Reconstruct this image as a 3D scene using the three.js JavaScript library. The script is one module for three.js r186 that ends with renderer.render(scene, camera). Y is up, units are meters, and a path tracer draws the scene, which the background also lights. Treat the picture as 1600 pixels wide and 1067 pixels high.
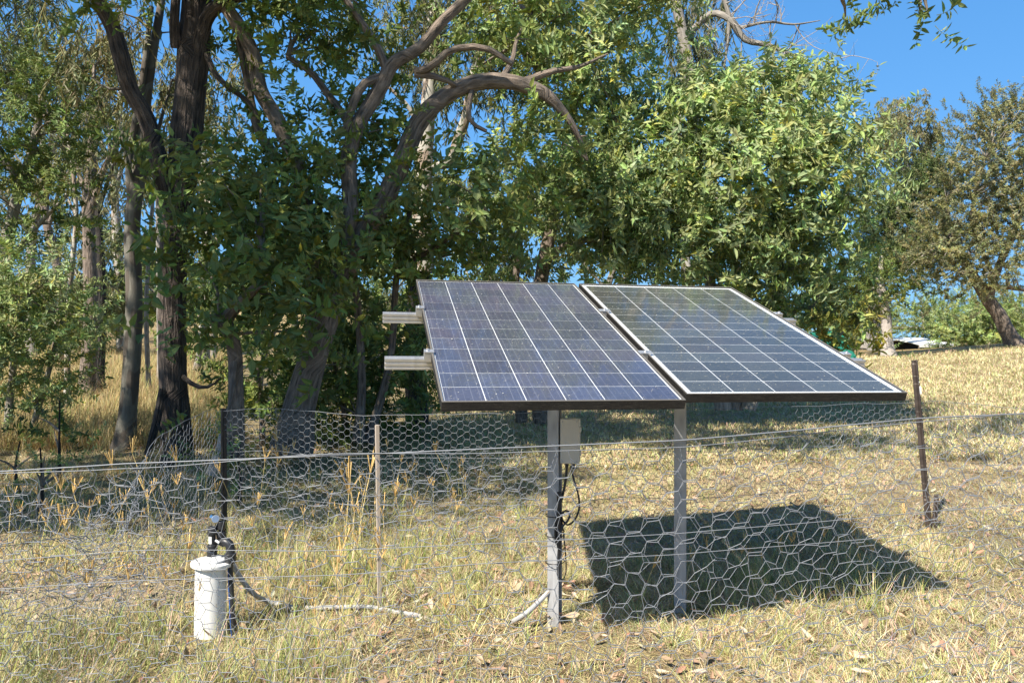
import * as THREE from 'three';
import { mergeGeometries } from 'three/addons/utils/BufferGeometryUtils.js';
import { RoundedBoxGeometry } from 'three/addons/geometries/RoundedBoxGeometry.js';

// ---------------------------------------------------------------- camera, sky, sun, exposure
const scene = new THREE.Scene();
const EYE = 1.46, FOC = 1138;
const camera = new THREE.PerspectiveCamera(2 * Math.atan(533.5 / FOC) * 180 / Math.PI, 1600 / 1067, 0.05, 1500);
camera.position.set(0, EYE, 0);
camera.lookAt(0, EYE, -10);
const renderer = new THREE.WebGLRenderer({ antialias: true });
renderer.toneMapping = THREE.LinearToneMapping;
renderer.toneMappingExposure = 2.0;
renderer.shadowMap.enabled = true;
const SUN = new THREE.Vector3(-0.63, 1.0, 0.76).normalize();
{
  const W = 1024, H = 512, data = new Float32Array(W * H * 4);
  const zen = [0.021, 0.064, 0.170], mid = [0.058, 0.222, 0.530], low = [0.19, 0.38, 0.57];
  for (let j = 0; j < H; j++) {
    const el = (j + 0.5) / H * Math.PI - Math.PI / 2;
    for (let i = 0; i < W; i++) {
      const az = ((i + 0.5) / W - 0.5) * 2 * Math.PI;
      const dir = new THREE.Vector3(Math.cos(el) * Math.cos(az), Math.sin(el), Math.cos(el) * Math.sin(az));
      const c = Math.max(-1, Math.min(1, dir.dot(SUN)));
      const h = Math.max(0, Math.sin(el));
      const a = Math.exp(-h * 5.5), b = Math.exp(-h * h * 2.0);
      const glow = 0.9 * Math.pow(Math.max(0, c), 24) + 0.10 * Math.pow(Math.max(0, c), 5);
      const k = (j * W + i) * 4;
      for (let q = 0; q < 3; q++) {
        const base = zen[q] + (mid[q] - zen[q]) * b + (low[q] - mid[q]) * a;
        data[k + q] = base + glow * [0.75, 0.72, 0.66][q];
      }
      data[k + 3] = 1;
    }
  }
  const sky = new THREE.DataTexture(data, W, H, THREE.RGBAFormat, THREE.FloatType);
  sky.mapping = THREE.EquirectangularReflectionMapping;
  sky.magFilter = sky.minFilter = THREE.LinearFilter;
  sky.colorSpace = THREE.LinearSRGBColorSpace;
  sky.needsUpdate = true;
  scene.background = sky;
  scene.environment = sky;
}
const sun = new THREE.DirectionalLight(new THREE.Color().setRGB(1.0, 0.93, 0.82), 4.9);
sun.position.copy(SUN).multiplyScalar(60);
sun.castShadow = true;
sun.shadow.mapSize.set(4096, 4096);
Object.assign(sun.shadow.camera, { left: -45, right: 45, top: 45, bottom: -45, near: 1, far: 200 });
scene.add(sun, sun.target);

// ---------------------------------------------------------------- helpers
const V = (x, y, z) => new THREE.Vector3(x, y, z);
function rngOf(seed) { let a = seed >>> 0; return () => { a |= 0; a = a + 0x6D2B79F5 | 0; let t = Math.imul(a ^ a >>> 15, 1 | a); t = t + Math.imul(t ^ t >>> 7, 61 | t) ^ t; return ((t ^ t >>> 14) >>> 0) / 4294967296; }; }
let R = rngOf(7);
const rr = (a, b) => a + (b - a) * R();
const gauss = () => Math.sqrt(-2 * Math.log(1 - R() * 0.9999)) * Math.cos(6.28318 * R());
const clamp = (x, a = 0, b = 1) => Math.max(a, Math.min(b, x));
const sstep = (a, b, x) => { const t = clamp((x - a) / (b - a)); return t * t * (3 - 2 * t); };
function hash(x, y, z) { let h = Math.imul(x, 374761393) ^ Math.imul(y, 668265263) ^ Math.imul(z, 2147483647 ^ 0x27d4eb2d); h = Math.imul(h ^ h >>> 13, 1274126177); return ((h ^ h >>> 16) >>> 0) / 4294967296; }
function noise(x, y, z = 0) {
  const xi = Math.floor(x), yi = Math.floor(y), zi = Math.floor(z), f = t => t * t * (3 - 2 * t), u = f(x - xi), v = f(y - yi), w = f(z - zi);
  const l = (a, b, t) => a + (b - a) * t, h = (i, j, k) => hash(xi + i, yi + j, zi + k);
  return l(l(l(h(0, 0, 0), h(1, 0, 0), u), l(h(0, 1, 0), h(1, 1, 0), u), v), l(l(h(0, 0, 1), h(1, 0, 1), u), l(h(0, 1, 1), h(1, 1, 1), u), v), w) * 2 - 1;
}
const fbm = (x, y, z = 0) => noise(x, y, z) * 0.55 + noise(x * 2.1 + 7, y * 2.1, z * 2.1) * 0.28 + noise(x * 4.3, y * 4.3 + 3, z * 4.3) * 0.17;
// a point of the place, from the direction it is seen in and its distance ahead
const P = (px, py, d) => V((px - 800) / FOC * d, EYE + (533.5 - py) / FOC * d, -d);
const RGB = (r, g, b) => new THREE.Color().setRGB(r, g, b);
const taken = {};
function numbered(n) { if (!(n in taken)) { taken[n] = 0; return n; } taken[n]++; return n + '_' + String(taken[n]).padStart(3, '0'); }
function tag(o, label, category, group) { o.userData.label = label; o.userData.category = category; if (group) o.userData.group = group; return o; }
function thing(name, label, category, group) { const g = new THREE.Group(); g.name = numbered(name); scene.add(g); return tag(g, label, category, group); }
function mesh(name, geo, mat, parent, kind) {
  const m = new THREE.Mesh(geo, mat); m.castShadow = m.receiveShadow = true;
  m.name = parent === scene ? numbered(name) : name;
  if (kind) m.userData.kind = kind;
  parent.add(m); return m;
}
function instances(name, geo, mat, list, parent, kind = 'stuff') {
  if (!list.length) return null;
  const m = new THREE.InstancedMesh(geo, mat, list.length);
  list.forEach((e, i) => { m.setMatrixAt(i, e.m); if (e.c) m.setColorAt(i, e.c); });
  m.castShadow = m.receiveShadow = true; m.name = parent === scene ? numbered(name) : name; if (kind) m.userData.kind = kind;
  parent.add(m); return m;
}
const merge = gs => mergeGeometries(gs.map(g => { const q = g.index ? g.toNonIndexed() : g; for (const k of Object.keys(q.attributes)) if (!['position', 'normal', 'uv'].includes(k)) q.deleteAttribute(k); return q; }));
function dataTex(w, h, fn, srgb = true) {
  const a = new Uint8Array(w * h * 4);
  for (let j = 0; j < h; j++) for (let i = 0; i < w; i++) { const c = fn(i, j), k = (j * w + i) * 4; for (let q = 0; q < 3; q++) { const x = clamp(c[q]); a[k + q] = Math.round(255 * (srgb ? (x <= 0.0031308 ? x * 12.92 : 1.055 * Math.pow(x, 1 / 2.4) - 0.055) : x)); } a[k + 3] = 255; }
  return finishTex(new THREE.DataTexture(a, w, h), srgb);
}
function finishTex(t, srgb) { t.wrapS = t.wrapT = THREE.RepeatWrapping; t.magFilter = THREE.LinearFilter; t.minFilter = THREE.LinearMipmapLinearFilter; t.generateMipmaps = true; if (srgb) t.colorSpace = THREE.SRGBColorSpace; t.needsUpdate = true; return t; }
const wrapNoise = (x, y, px, py, s) => { // tiling value noise
  const xi = Math.floor(x), yi = Math.floor(y), f = t => t * t * (3 - 2 * t), u = f(x - xi), v = f(y - yi), m = (a, n) => ((a % n) + n) % n, l = (a, b, t) => a + (b - a) * t;
  const h = (i, j) => hash(m(xi + i, px), m(yi + j, py), s);
  return l(l(h(0, 0), h(1, 0), u), l(h(0, 1), h(1, 1), u), v);
};
const mixc = (a, b, t) => a.map((x, i) => x + (b[i] - x) * t);

// ---------------------------------------------------------------- terrain
function groundY(x, z) {
  const d = -z, rho = Math.max(0.1, d);
  const side = clamp(x / rho, -1.5, 1.5);
  const wR = sstep(-0.15, 0.45, side);
  const kR = 0.50 + 0.50 * sstep(0.50, 0.76, side);
  const softR = d < 5.5 ? 0 : d < 36 ? (d - 5.5) : 30.5 + (d - 36) * 0.12;
  let g = sstep(-0.5, 4, x) * 0.10 * (1 - sstep(6, 14, -d + 12) * 0);
  g += wR * kR * 0.046 * softR;
  const dl = Math.max(0, d - 7);
  g += (1 - wR) * (d < 16 ? 0.016 * dl : 0.144 + 0.05 * (Math.min(d, 220) - 16) - 0.02 * Math.max(0, d - 220));
  g += fbm(x * 0.35 + 3, z * 0.35) * 0.05 * sstep(1, 8, Math.hypot(x - 1, d - 3.5)) + noise(x * 1.7, z * 1.7, 4) * 0.012;
  return g;
}
// how green / sandy / littered the ground is at a place (matter, copied from the photograph)
function greenness(x, z) {
  const d = -z;
  let g = 0.22 + 0.55 * fbm(x * 0.8 + 11, z * 0.8);
  g += 0.55 * Math.exp(-((x + 0.75) ** 2 + (d - 4.7) ** 2) / 1.3) + 0.5 * Math.exp(-((x + 2.0) ** 2 + (d - 3.2) ** 2) / 0.9) + 0.3 * Math.exp(-((x + 3.2) ** 2 + (d - 6.0) ** 2) / 2);
  g += 0.25 * Math.exp(-((x - 2.5) ** 2 + (d - 4.0) ** 2) / 1.2);
  g -= 0.3 * Math.exp(-((x + 0.2) ** 2 + (d - 3.45) ** 2) / 0.35);
  return clamp(g * (1 - 0.45 * sstep(6, 14, d)));
}
const sandiness = (x, z) => Math.exp(-((x + 2.75) ** 2 / 0.9 + ((-z - 4.15) ** 2) / 0.14)) + 0.5 * Math.exp(-((x + 1.9) ** 2 + (-z - 4.3) ** 2) / 0.2);
function strawTextures(S, seed) {
  R = rngOf(seed);
  const col = new Float32Array(S * S * 3), hgt = new Float32Array(S * S);
  for (let j = 0; j < S; j++) for (let i = 0; i < S; i++) {
    const n = wrapNoise(i / S * 24, j / S * 24, 24, 24, 1) * 0.6 + wrapNoise(i / S * 96, j / S * 96, 96, 96, 2) * 0.4, k = j * S + i;
    const c = mixc([0.20, 0.145, 0.085], [0.36, 0.28, 0.18], n);
    col.set(c, k * 3); hgt[k] = 0.2 * n;
  }
  const pal = [[0.56, 0.44, 0.22], [0.48, 0.38, 0.19], [0.63, 0.52, 0.30], [0.40, 0.31, 0.16], [0.52, 0.45, 0.21], [0.30, 0.20, 0.11], [0.44, 0.35, 0.25], [0.34, 0.33, 0.12], [0.58, 0.48, 0.31]];
  for (let s = 0; s < 46000; s++) {
    const x = R() * S, y = R() * S, L = rr(14, 60) * S / 2048, th = R() * 6.283, cv = gauss() * 0.012, c0 = pal[Math.floor(R() * pal.length)], br = rr(0.72, 1.12), w = R() < 0.3 ? 2 : 1, z = s / 46000 * 0.6 + rr(0.2, 0.5);
    let t = th, X = x, Y = y;
    for (let q = 0; q < L; q++) {
      X += Math.cos(t); Y += Math.sin(t); t += cv;
      for (let a = 0; a <= w; a++) for (let b = 0; b <= w; b++) {
        const k = ((Math.floor(Y + b) % S + S) % S) * S + (Math.floor(X + a) % S + S) % S;
        if (z + 0.25 > hgt[k] * 0.8) { col[k * 3] = c0[0] * br; col[k * 3 + 1] = c0[1] * br; col[k * 3 + 2] = c0[2] * br; hgt[k] = z; }
      }
    }
  }
  return [dataTex(S, S, (i, j) => { const k = (j * S + i) * 3; return [col[k], col[k + 1], col[k + 2]]; }),
    dataTex(S, S, (i, j) => { const h = hgt[j * S + i]; return [h, h, h]; }, false)];
}
const [strawMap, strawBump] = strawTextures(2048, 5);
{
  const xs = [], ds = [];
  for (let i = -150; i <= 150; i++) { const t = i / 150; xs.push(Math.sign(t) * (8 * Math.abs(t) + 392 * Math.pow(Math.abs(t), 4))); }
  for (let i = -60; i <= 240; i++) { const t = i / 240; ds.push(t < 0 ? 160 * t : 16 * t + 600 * Math.pow(t, 4)); }
  const pos = [], uv = [], col = [], idx = [];
  for (const d of ds) for (const x of xs) {
    pos.push(x, groundY(x, -d), -d);
    const big = 0.06 * noise(x * 0.11, d * 0.11, 9); uv.push(x / 3.1 + big * 3, d / 3.1 + big * 2);
    const gr = greenness(x, -d), sa = clamp(sandiness(x, -d)), lit = clamp(0.5 + 0.9 * fbm(x * 1.3, d * 1.3, 5));
    let c = mixc([1.06, 1.0, 0.93], [0.80, 0.96, 0.62], gr * 0.8);
    c = mixc(c, [0.80, 0.68, 0.60], 0.45 * lit * (1 - sstep(6, 12, d)));
    c = mixc(c, [1.12, 1.10, 1.22], sa);
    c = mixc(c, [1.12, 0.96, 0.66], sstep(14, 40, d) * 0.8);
    col.push(...c);
  }
  const n = xs.length;
  for (let j = 0; j < ds.length - 1; j++) for (let i = 0; i < n - 1; i++) { const a = j * n + i; idx.push(a, a + 1, a + n, a + 1, a + n + 1, a + n); }
  const g = new THREE.BufferGeometry();
  g.setAttribute('position', new THREE.Float32BufferAttribute(pos, 3)); g.setAttribute('uv', new THREE.Float32BufferAttribute(uv, 2)); g.setAttribute('color', new THREE.Float32BufferAttribute(col, 3));
  g.setIndex(idx); g.computeVertexNormals();
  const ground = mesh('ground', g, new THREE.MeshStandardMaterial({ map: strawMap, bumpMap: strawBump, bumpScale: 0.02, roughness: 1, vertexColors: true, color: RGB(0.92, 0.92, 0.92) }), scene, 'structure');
  ground.userData.label = 'dry straw-coloured paddock ground rising towards the trees';
}

// ---------------------------------------------------------------- bark, leaf and metal materials
function barkTex(S, dark, light, fx, fy, ridge, blotch) {
  const H = (i, j) => {
    const wob = wrapNoise(i / S * 6, j / S * 6, 6, 6, 11) * 0.9;
    const a = wrapNoise(i / S * fx + wob, j / S * fy, fx, fy, 12), b = wrapNoise(i / S * fx * 2 + wob, j / S * fy * 2, fx * 2, fy * 2, 13), c = wrapNoise(i / S * 64, j / S * 64, 64, 64, 14);
    return clamp((1 - Math.abs(a * 2 - 1) * ridge) * 0.5 + b * 0.3 + c * 0.2);
  };
  const map = dataTex(S, S, (i, j) => {
    const h = H(i, j); let c = mixc(dark, light, clamp(h * 1.5 - 0.35));
    if (blotch) { const q = wrapNoise(i / S * 5, j / S * 3, 5, 3, 15); c = mixc(c, blotch, sstep(0.56, 0.66, q) * 0.8); }
    return c;
  });
  return [map, dataTex(S, S, (i, j) => { const h = H(i, j); return [h, h, h]; }, false)];
}
function barkMat(args, bump, rep = 1) {
  const [map, b] = barkTex(512, ...args);
  return new THREE.MeshStandardMaterial({ map, bumpMap: b, bumpScale: bump, roughness: 0.95 });
}
const BARK = {
  iron: barkMat([[0.022, 0.018, 0.016], [0.145, 0.110, 0.088], 14, 4, 1.2], 0.03),
  brown: barkMat([[0.075, 0.058, 0.045], [0.30, 0.235, 0.185], 12, 5, 1.0], 0.018),
  gum: barkMat([[0.27, 0.25, 0.21], [0.46, 0.43, 0.37], 8, 3, 0.6, [0.24, 0.17, 0.12]], 0.004),
  burnt: barkMat([[0.012, 0.011, 0.010], [0.075, 0.062, 0.052], 14, 4, 1.2], 0.025),
  smooth: barkMat([[0.085, 0.078, 0.064], [0.20, 0.185, 0.15], 8, 3, 0.6, [0.09, 0.07, 0.055]], 0.006),
  grey: barkMat([[0.13, 0.115, 0.095], [0.34, 0.31, 0.27], 12, 4, 0.9], 0.01),
  dead: barkMat([[0.27, 0.235, 0.20], [0.47, 0.42, 0.37], 16, 3, 0.9], 0.01),
};
const leafMat = (r, g, b, tr = 0.35, rough = 0.62) => new THREE.MeshPhysicalMaterial({ color: RGB(r, g, b), roughness: rough, transmission: tr, thickness: 0, vertexColors: true, side: THREE.DoubleSide, specularIntensity: 0.5, ior: 1.4 });
const LEAF = {
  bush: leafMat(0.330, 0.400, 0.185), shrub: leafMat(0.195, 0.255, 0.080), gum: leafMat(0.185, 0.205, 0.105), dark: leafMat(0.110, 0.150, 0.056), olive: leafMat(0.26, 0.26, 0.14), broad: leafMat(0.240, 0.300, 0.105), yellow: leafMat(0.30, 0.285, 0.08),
};

// a bent leaf of a few faces, along +y, width across x
function leafInto(out, base, dir, nrm, L, W, shade, tint, bend, narrow) {
  const side = new THREE.Vector3().crossVectors(dir, nrm).normalize(), up = new THREE.Vector3().crossVectors(side, dir).normalize();
  const at = (t, s, lift) => base.clone().addScaledVector(dir, t * L).addScaledVector(side, s * W * 0.5).addScaledVector(up, lift * W - bend * L * t * t);
  const st = narrow ? [0.0, 0.22, 0.6, 1.0] : [0.0, 0.28, 0.66, 1.0], wd = narrow ? [0.12, 1, 0.8, 0] : [0.1, 1, 0.74, 0];
  const p0 = at(0, 0, 0), m1 = at(st[1], 0, -0.14), m2 = at(st[2], 0, -0.12), tip = at(1, 0, 0), l1 = at(st[1], -wd[1], 0.1), r1 = at(st[1], wd[1], 0.1), l2 = at(st[2], -wd[2], 0.08), r2 = at(st[2], wd[2], 0.08);
  const T = (a, b, c) => { out.p.push(...a.toArray(), ...b.toArray(), ...c.toArray()); for (let q = 0; q < 3; q++) out.c.push(tint[0] * shade, tint[1] * shade, tint[2] * shade); };
  T(p0, r1, m1); T(p0, m1, l1); T(m1, r1, r2); T(m1, r2, m2); T(l1, m1, m2); T(l1, m2, l2); T(m2, r2, tip); T(l2, m2, tip);
}
function stemInto(out, a, b, r, tint) {
  const d = b.clone().sub(a).normalize(), s = new THREE.Vector3(d.z, 0.3, -d.x + 0.01).cross(d).normalize(), t = new THREE.Vector3().crossVectors(d, s);
  const q = k => s.clone().multiplyScalar(Math.cos(k * 2.094) * r).addScaledVector(t, Math.sin(k * 2.094) * r);
  for (let k = 0; k < 3; k++) { const A = a.clone().add(q(k)), B = a.clone().add(q(k + 1)), C = b.clone().addScaledVector(q(k), 0.5), D = b.clone().addScaledVector(q(k + 1), 0.5); for (const v of [A, B, C, B, D, C]) { out.p.push(...v.toArray()); out.c.push(...tint); } }
}
function outGeo(out) {
  const g = new THREE.BufferGeometry(); g.setAttribute('position', new THREE.Float32BufferAttribute(out.p, 3)); g.setAttribute('color', new THREE.Float32BufferAttribute(out.c, 3)); g.computeVertexNormals(); return g;
}
const rdir = () => { const z = rr(-1, 1), a = R() * 6.283, s = Math.sqrt(1 - z * z); return V(s * Math.cos(a), z, s * Math.sin(a)); };
// leafy twig pointing along +y
function twigGeo({ n, len, L, W, droop = 0.2, spread = 1, vary = 0.62, narrow = false, yel = 0.03, stem = [0.9, 0.75, 0.55] }) {
  const out = { p: [], c: [] }; let prev = V(0, 0, 0); const bx = gauss() * 0.08, bz = gauss() * 0.08;
  const nodes = []; for (let i = 0; i <= 5; i++) { const t = i / 5; nodes.push(V(bx * t * t * len * 3, t * len, bz * t * t * len * 3)); }
  for (let i = 0; i < 5; i++) stemInto(out, nodes[i], nodes[i + 1], 0.004 * (1 - i * 0.15), stem);
  for (let k = 0; k < n; k++) {
    const t = 0.15 + 0.85 * (k + R() * 0.8) / n, i = Math.min(4, Math.floor(t * 5)), b = nodes[i].clone().lerp(nodes[i + 1], t * 5 - i);
    const a = k * 2.4 + gauss() * 0.5, dir = V(Math.cos(a) * spread, 0.55 + gauss() * 0.35 - droop + (t > 0.9 ? 0.6 : 0), Math.sin(a) * spread).normalize();
    const nr = V(gauss() * 0.45, 1, gauss() * 0.45).normalize(), s = rr(vary, 1.12) * (1 - 0.25 * t);
    const tint = R() < yel ? [1.45, 1.15, 0.55] : [rr(0.85, 1.15), rr(0.92, 1.08), rr(0.7, 1.2)];
    leafInto(out, b, dir, nr, L * s, W * s * rr(0.85, 1.15), rr(0.78, 1.2), tint, rr(0.02, 0.3), narrow);
  }
  return outGeo(out);
}
// hanging spray of narrow leaves (hangs along -y)
function sprayGeo({ n, len, L, W }) {
  const out = { p: [], c: [] };
  for (let s = 0; s < 4; s++) {
    const a = R() * 6.283, e = V(Math.cos(a) * rr(0.15, 0.6) * len, -rr(0.3, 1) * len, Math.sin(a) * rr(0.15, 0.6) * len);
    stemInto(out, V(0, 0, 0), e, 0.004, [1.1, 0.85, 0.6]);
    for (let k = 0; k < n / 4; k++) {
      const b = e.clone().multiplyScalar(rr(0.25, 1)), dir = V(gauss() * 0.55, -1 + gauss() * 0.35, gauss() * 0.55).normalize();
      leafInto(out, b, dir, rdir(), L * rr(0.6, 1.15), W * rr(0.8, 1.2), rr(0.75, 1.2), [rr(0.88, 1.15), rr(0.92, 1.08), rr(0.8, 1.15)], rr(-0.1, 0.2), true);
    }
  }
  return outGeo(out);
}
R = rngOf(21);
const mk = (n, f) => Array.from({ length: n }, f);
const TWIG = {
  broad: mk(4, () => twigGeo({ n: 18, len: 0.34, L: 0.135, W: 0.056, droop: 0.25 })),
  bush: mk(6, () => twigGeo({ n: 21, len: 0.36, L: 0.148, W: 0.056, droop: 0.3, yel: 0.006, vary: 0.45 })),
  big: mk(3, () => twigGeo({ n: 14, len: 0.36, L: 0.138, W: 0.062, droop: 0.35, yel: 0.04 })),
  fine: mk(3, () => twigGeo({ n: 30, len: 0.42, L: 0.10, W: 0.036, droop: 0.15 })),
  gum: mk(4, () => sprayGeo({ n: 32, len: 0.5, L: 0.14, W: 0.022 })),
  far: mk(3, () => twigGeo({ n: 44, len: 0.9, L: 0.20, W: 0.075, droop: 0.2 })),
  fargum: mk(3, () => sprayGeo({ n: 48, len: 1.0, L: 0.24, W: 0.05 })),
};

const ONE = mk(6, () => { const o = { p: [], c: [] }; leafInto(o, V(0, 0, 0), V(1, 0, 0), V(0, 1, 0), 0.17, rr(0.06, 0.085), rr(0.85, 1.15), [rr(0.9, 1.1), 1, rr(0.8, 1.1)], rr(0.05, 0.35), false); return outGeo(o); });
// ---------------------------------------------------------------- trunks and limbs
function limbGeo(nodes, { seg = 10, rough = 0.1, step = 0.14, flare = 0 } = {}) {
  const curve = new THREE.CatmullRomCurve3(nodes.map(n => n.p), false, 'centripetal'), len = curve.getLength(), N = Math.max(3, Math.min(140, Math.round(len / step)));
  const pts = curve.getPoints(N), pos = [], uv = [], idx = []; let nrm = null, along = 0; const sd = R() * 100;
  for (let i = 0; i <= N; i++) {
    const t = i / N, s = t * (nodes.length - 1), k = Math.min(nodes.length - 2, Math.floor(s)); let r = nodes[k].r + (nodes[k + 1].r - nodes[k].r) * (s - k);
    if (flare) r *= 1 + flare * Math.exp(-along / 0.22);
    const tan = curve.getTangent(t);
    if (!nrm) nrm = Math.abs(tan.y) > 0.9 ? V(1, 0, 0) : V(0, 1, 0);
    nrm.sub(tan.clone().multiplyScalar(nrm.dot(tan))).normalize(); const bin = new THREE.Vector3().crossVectors(tan, nrm);
    if (i) along += pts[i].distanceTo(pts[i - 1]);
    for (let j = 0; j <= seg; j++) {
      const a = j / seg * 6.28318, ca = Math.cos(a), sa = Math.sin(a);
      const q = r * (1 + rough * fbm(ca * 1.6 + sd, sa * 1.6, along * 2.2) * 1.6 + rough * 0.6 * noise(ca * 4 + sd, sa * 4, along * 1.1));
      pos.push(pts[i].x + (nrm.x * ca + bin.x * sa) * q, pts[i].y + (nrm.y * ca + bin.y * sa) * q, pts[i].z + (nrm.z * ca + bin.z * sa) * q);
      uv.push(j / seg * Math.max(1, Math.round(r * 6.28 / 0.35 * 2) / 2), along / 0.8);
    }
  }
  const c = seg + 1;
  for (let i = 0; i < N; i++) for (let j = 0; j < seg; j++) { const a = i * c + j; idx.push(a, a + 1, a + c, a + 1, a + c + 1, a + c); }
  const e = pos.length / 3; pos.push(...pts[N].toArray()); uv.push(0.5, along / 0.8); for (let j = 0; j < seg; j++) idx.push(N * c + j, N * c + j + 1, e);
  const g = new THREE.BufferGeometry(); g.setAttribute('position', new THREE.Float32BufferAttribute(pos, 3)); g.setAttribute('uv', new THREE.Float32BufferAttribute(uv, 2)); g.setIndex(idx); g.computeVertexNormals();
  return g;
}
// nodes [px, py, distance, radius] -> points; or {p, r}
const N4 = a => Array.isArray(a) ? { p: P(a[0], a[1], a[2]), r: a[3] } : a;
const W4 = (x, y, d, r) => ({ p: V(x, y, -d), r });
function smoothPath(a, b, bow, n = 4, wob = 0.08) {
  const L = a.distanceTo(b), out = []; const off = rdir().multiplyScalar(L * wob);
  for (let i = 0; i <= n; i++) { const t = i / n, p = a.clone().lerp(b, t); p.y += bow * L * Math.sin(Math.PI * t); p.addScaledVector(off, Math.sin(Math.PI * t)); if (i && i < n) p.addScaledVector(rdir(), L * 0.035); out.push(p); }
  return out;
}
const E = (px, py, d, rx, ry, rz, n, o = {}) => ({ c: P(px, py, d), r: [rx / FOC * d, ry / FOC * d, rz], n, ...o });
const EW = (x, y, d, rx, ry, rz, n, o = {}) => ({ c: V(x, y, -d), r: [rx, ry, rz], n, ...o });
const twigMat = new THREE.MeshStandardMaterial({ color: RGB(0.20, 0.165, 0.13), roughness: 0.95 });
const greyTwig = new THREE.MeshStandardMaterial({ color: RGB(0.34, 0.30, 0.26), roughness: 0.95 });
let treeSeed = 100;
function tree({ single = 0, name, label, category = 'tree', group, bark, trunks = [], limbs = [], extra = [], crown = [], kind = 'broad', leaf = 'shrub', scale = 1, twigs = 0.3, twigM = twigMat, seg = 12, hang = null, clump = 10, sigma = 0.26, lone = 0 }) {
  R = rngOf(treeSeed += 17);
  const t = thing(name, label, category, group), skel = [];
  const addSk = ns => { const c = new THREE.CatmullRomCurve3(ns.map(n => n.p), false, 'centripetal'); const k = Math.max(2, Math.round(c.getLength() / 0.3)); for (const p of c.getPoints(k)) skel.push(p); };
  trunks.forEach(ns => { ns = ns.map(N4); addSk(ns); mesh('trunk', limbGeo(ns, { seg: seg + 4, flare: 0.35 }), bark, t); });
  limbs.forEach(ns => { ns = ns.map(N4); addSk(ns); mesh('limb', limbGeo(ns, { seg }), bark, t); });
  extra.forEach(([nm, ns, m]) => { ns = ns.map(N4); addSk(ns); mesh(nm, limbGeo(ns, { seg }), m, t); });
  const tw = [], groups = {};
  for (const e of crown) {
    const kd = e.kind || kind, lf = e.leaf || leaf, var_ = TWIG[kd], K = Math.max(1, Math.round(e.n / (e.clump || clump)));
    const key = kd + '|' + lf;
    for (let k = 0; k < K; k++) {
      const u = rdir(), rad = Math.pow(R(), 0.42), c0 = e.c.clone().add(V(u.x * e.r[0] * rad, u.y * e.r[1] * rad, u.z * e.r[2] * rad));
      const cs = rr(0.75, 1.25);
      if (R() < twigs && skel.length) {
        let best = skel[0], bd = 1e9; for (const s of skel) { const dd = s.distanceToSquared(c0) + (s.y > c0.y ? 0.6 : 0); if (dd < bd) { bd = dd; best = s; } }
        const L = Math.sqrt(bd); if (L < 5 * scale) { const ps = smoothPath(best, c0, 0.06, 4); const r0 = clamp(0.012 + L * 0.011, 0.01, 0.06); tw.push(limbGeo(ps.map((p, i) => ({ p, r: r0 * (1 - i / 4 * 0.75) })), { seg: 5, step: 0.3 })); }
      }
      const m = Math.max(1, Math.round(e.n / K * rr(0.6, 1.4)));
      for (let q = 0; q < m; q++) {
        const s = (e.s || scale) * rr(0.75, 1.2), sg = (e.sigma || sigma), p = c0.clone().add(V(gauss() * sg, gauss() * sg * 0.75, gauss() * sg));
        const outw = p.clone().sub(e.c).divide(V(...e.r)).normalize();
        let dir;
        const hanging = kd === 'gum' || kd === 'fargum';
        if (hanging) dir = V(gauss() * 0.25, 1, gauss() * 0.25).normalize();
        else dir = outw.multiplyScalar(0.9).add(V(gauss() * 0.45, 0.35 + gauss() * 0.45, gauss() * 0.45)).normalize();
        const qn = new THREE.Quaternion().setFromUnitVectors(V(0, 1, 0), dir).multiply(new THREE.Quaternion().setFromAxisAngle(V(0, 1, 0), R() * 6.283));
        const v = Math.floor(R() * var_.length), b = cs * rr(0.8, 1.2), y = rr(0.9, 1.1);
        (groups[key + '|' + v] ??= []).push({ m: new THREE.Matrix4().compose(p, qn, V(s, s, s)), c: RGB(b * y, b, b * rr(0.75, 1.1)) });
      }
    }
  }
  if (tw.length) mesh('twigs', merge(tw), twigM, t, 'stuff');
  if (single) { // the leaves nearest to the viewer, one by one
    const all = Object.entries(groups).flatMap(([key, l]) => l.map(e => ({ p: new THREE.Vector3().setFromMatrixPosition(e.m), lf: key.split('|')[1] }))).sort((a, b) => b.p.z - a.p.z).slice(0, single);
    for (const { p, lf } of all) { const m = mesh('leaf', ONE[Math.floor(R() * 6)], LEAF[lf], t); m.position.copy(p).add(V(gauss() * 0.08, gauss() * 0.08, 0.06)); m.rotation.set(gauss() * 0.6 + 0.6, R() * 6.28, gauss() * 0.6); m.scale.setScalar(rr(0.8, 1.25)); }
  }
  for (const [key, list] of Object.entries(groups)) { const [kd, lf, v] = key.split('|'); instances('crown', TWIG[kd][+v], LEAF[lf], list, t); }
  return t;
}

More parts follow.
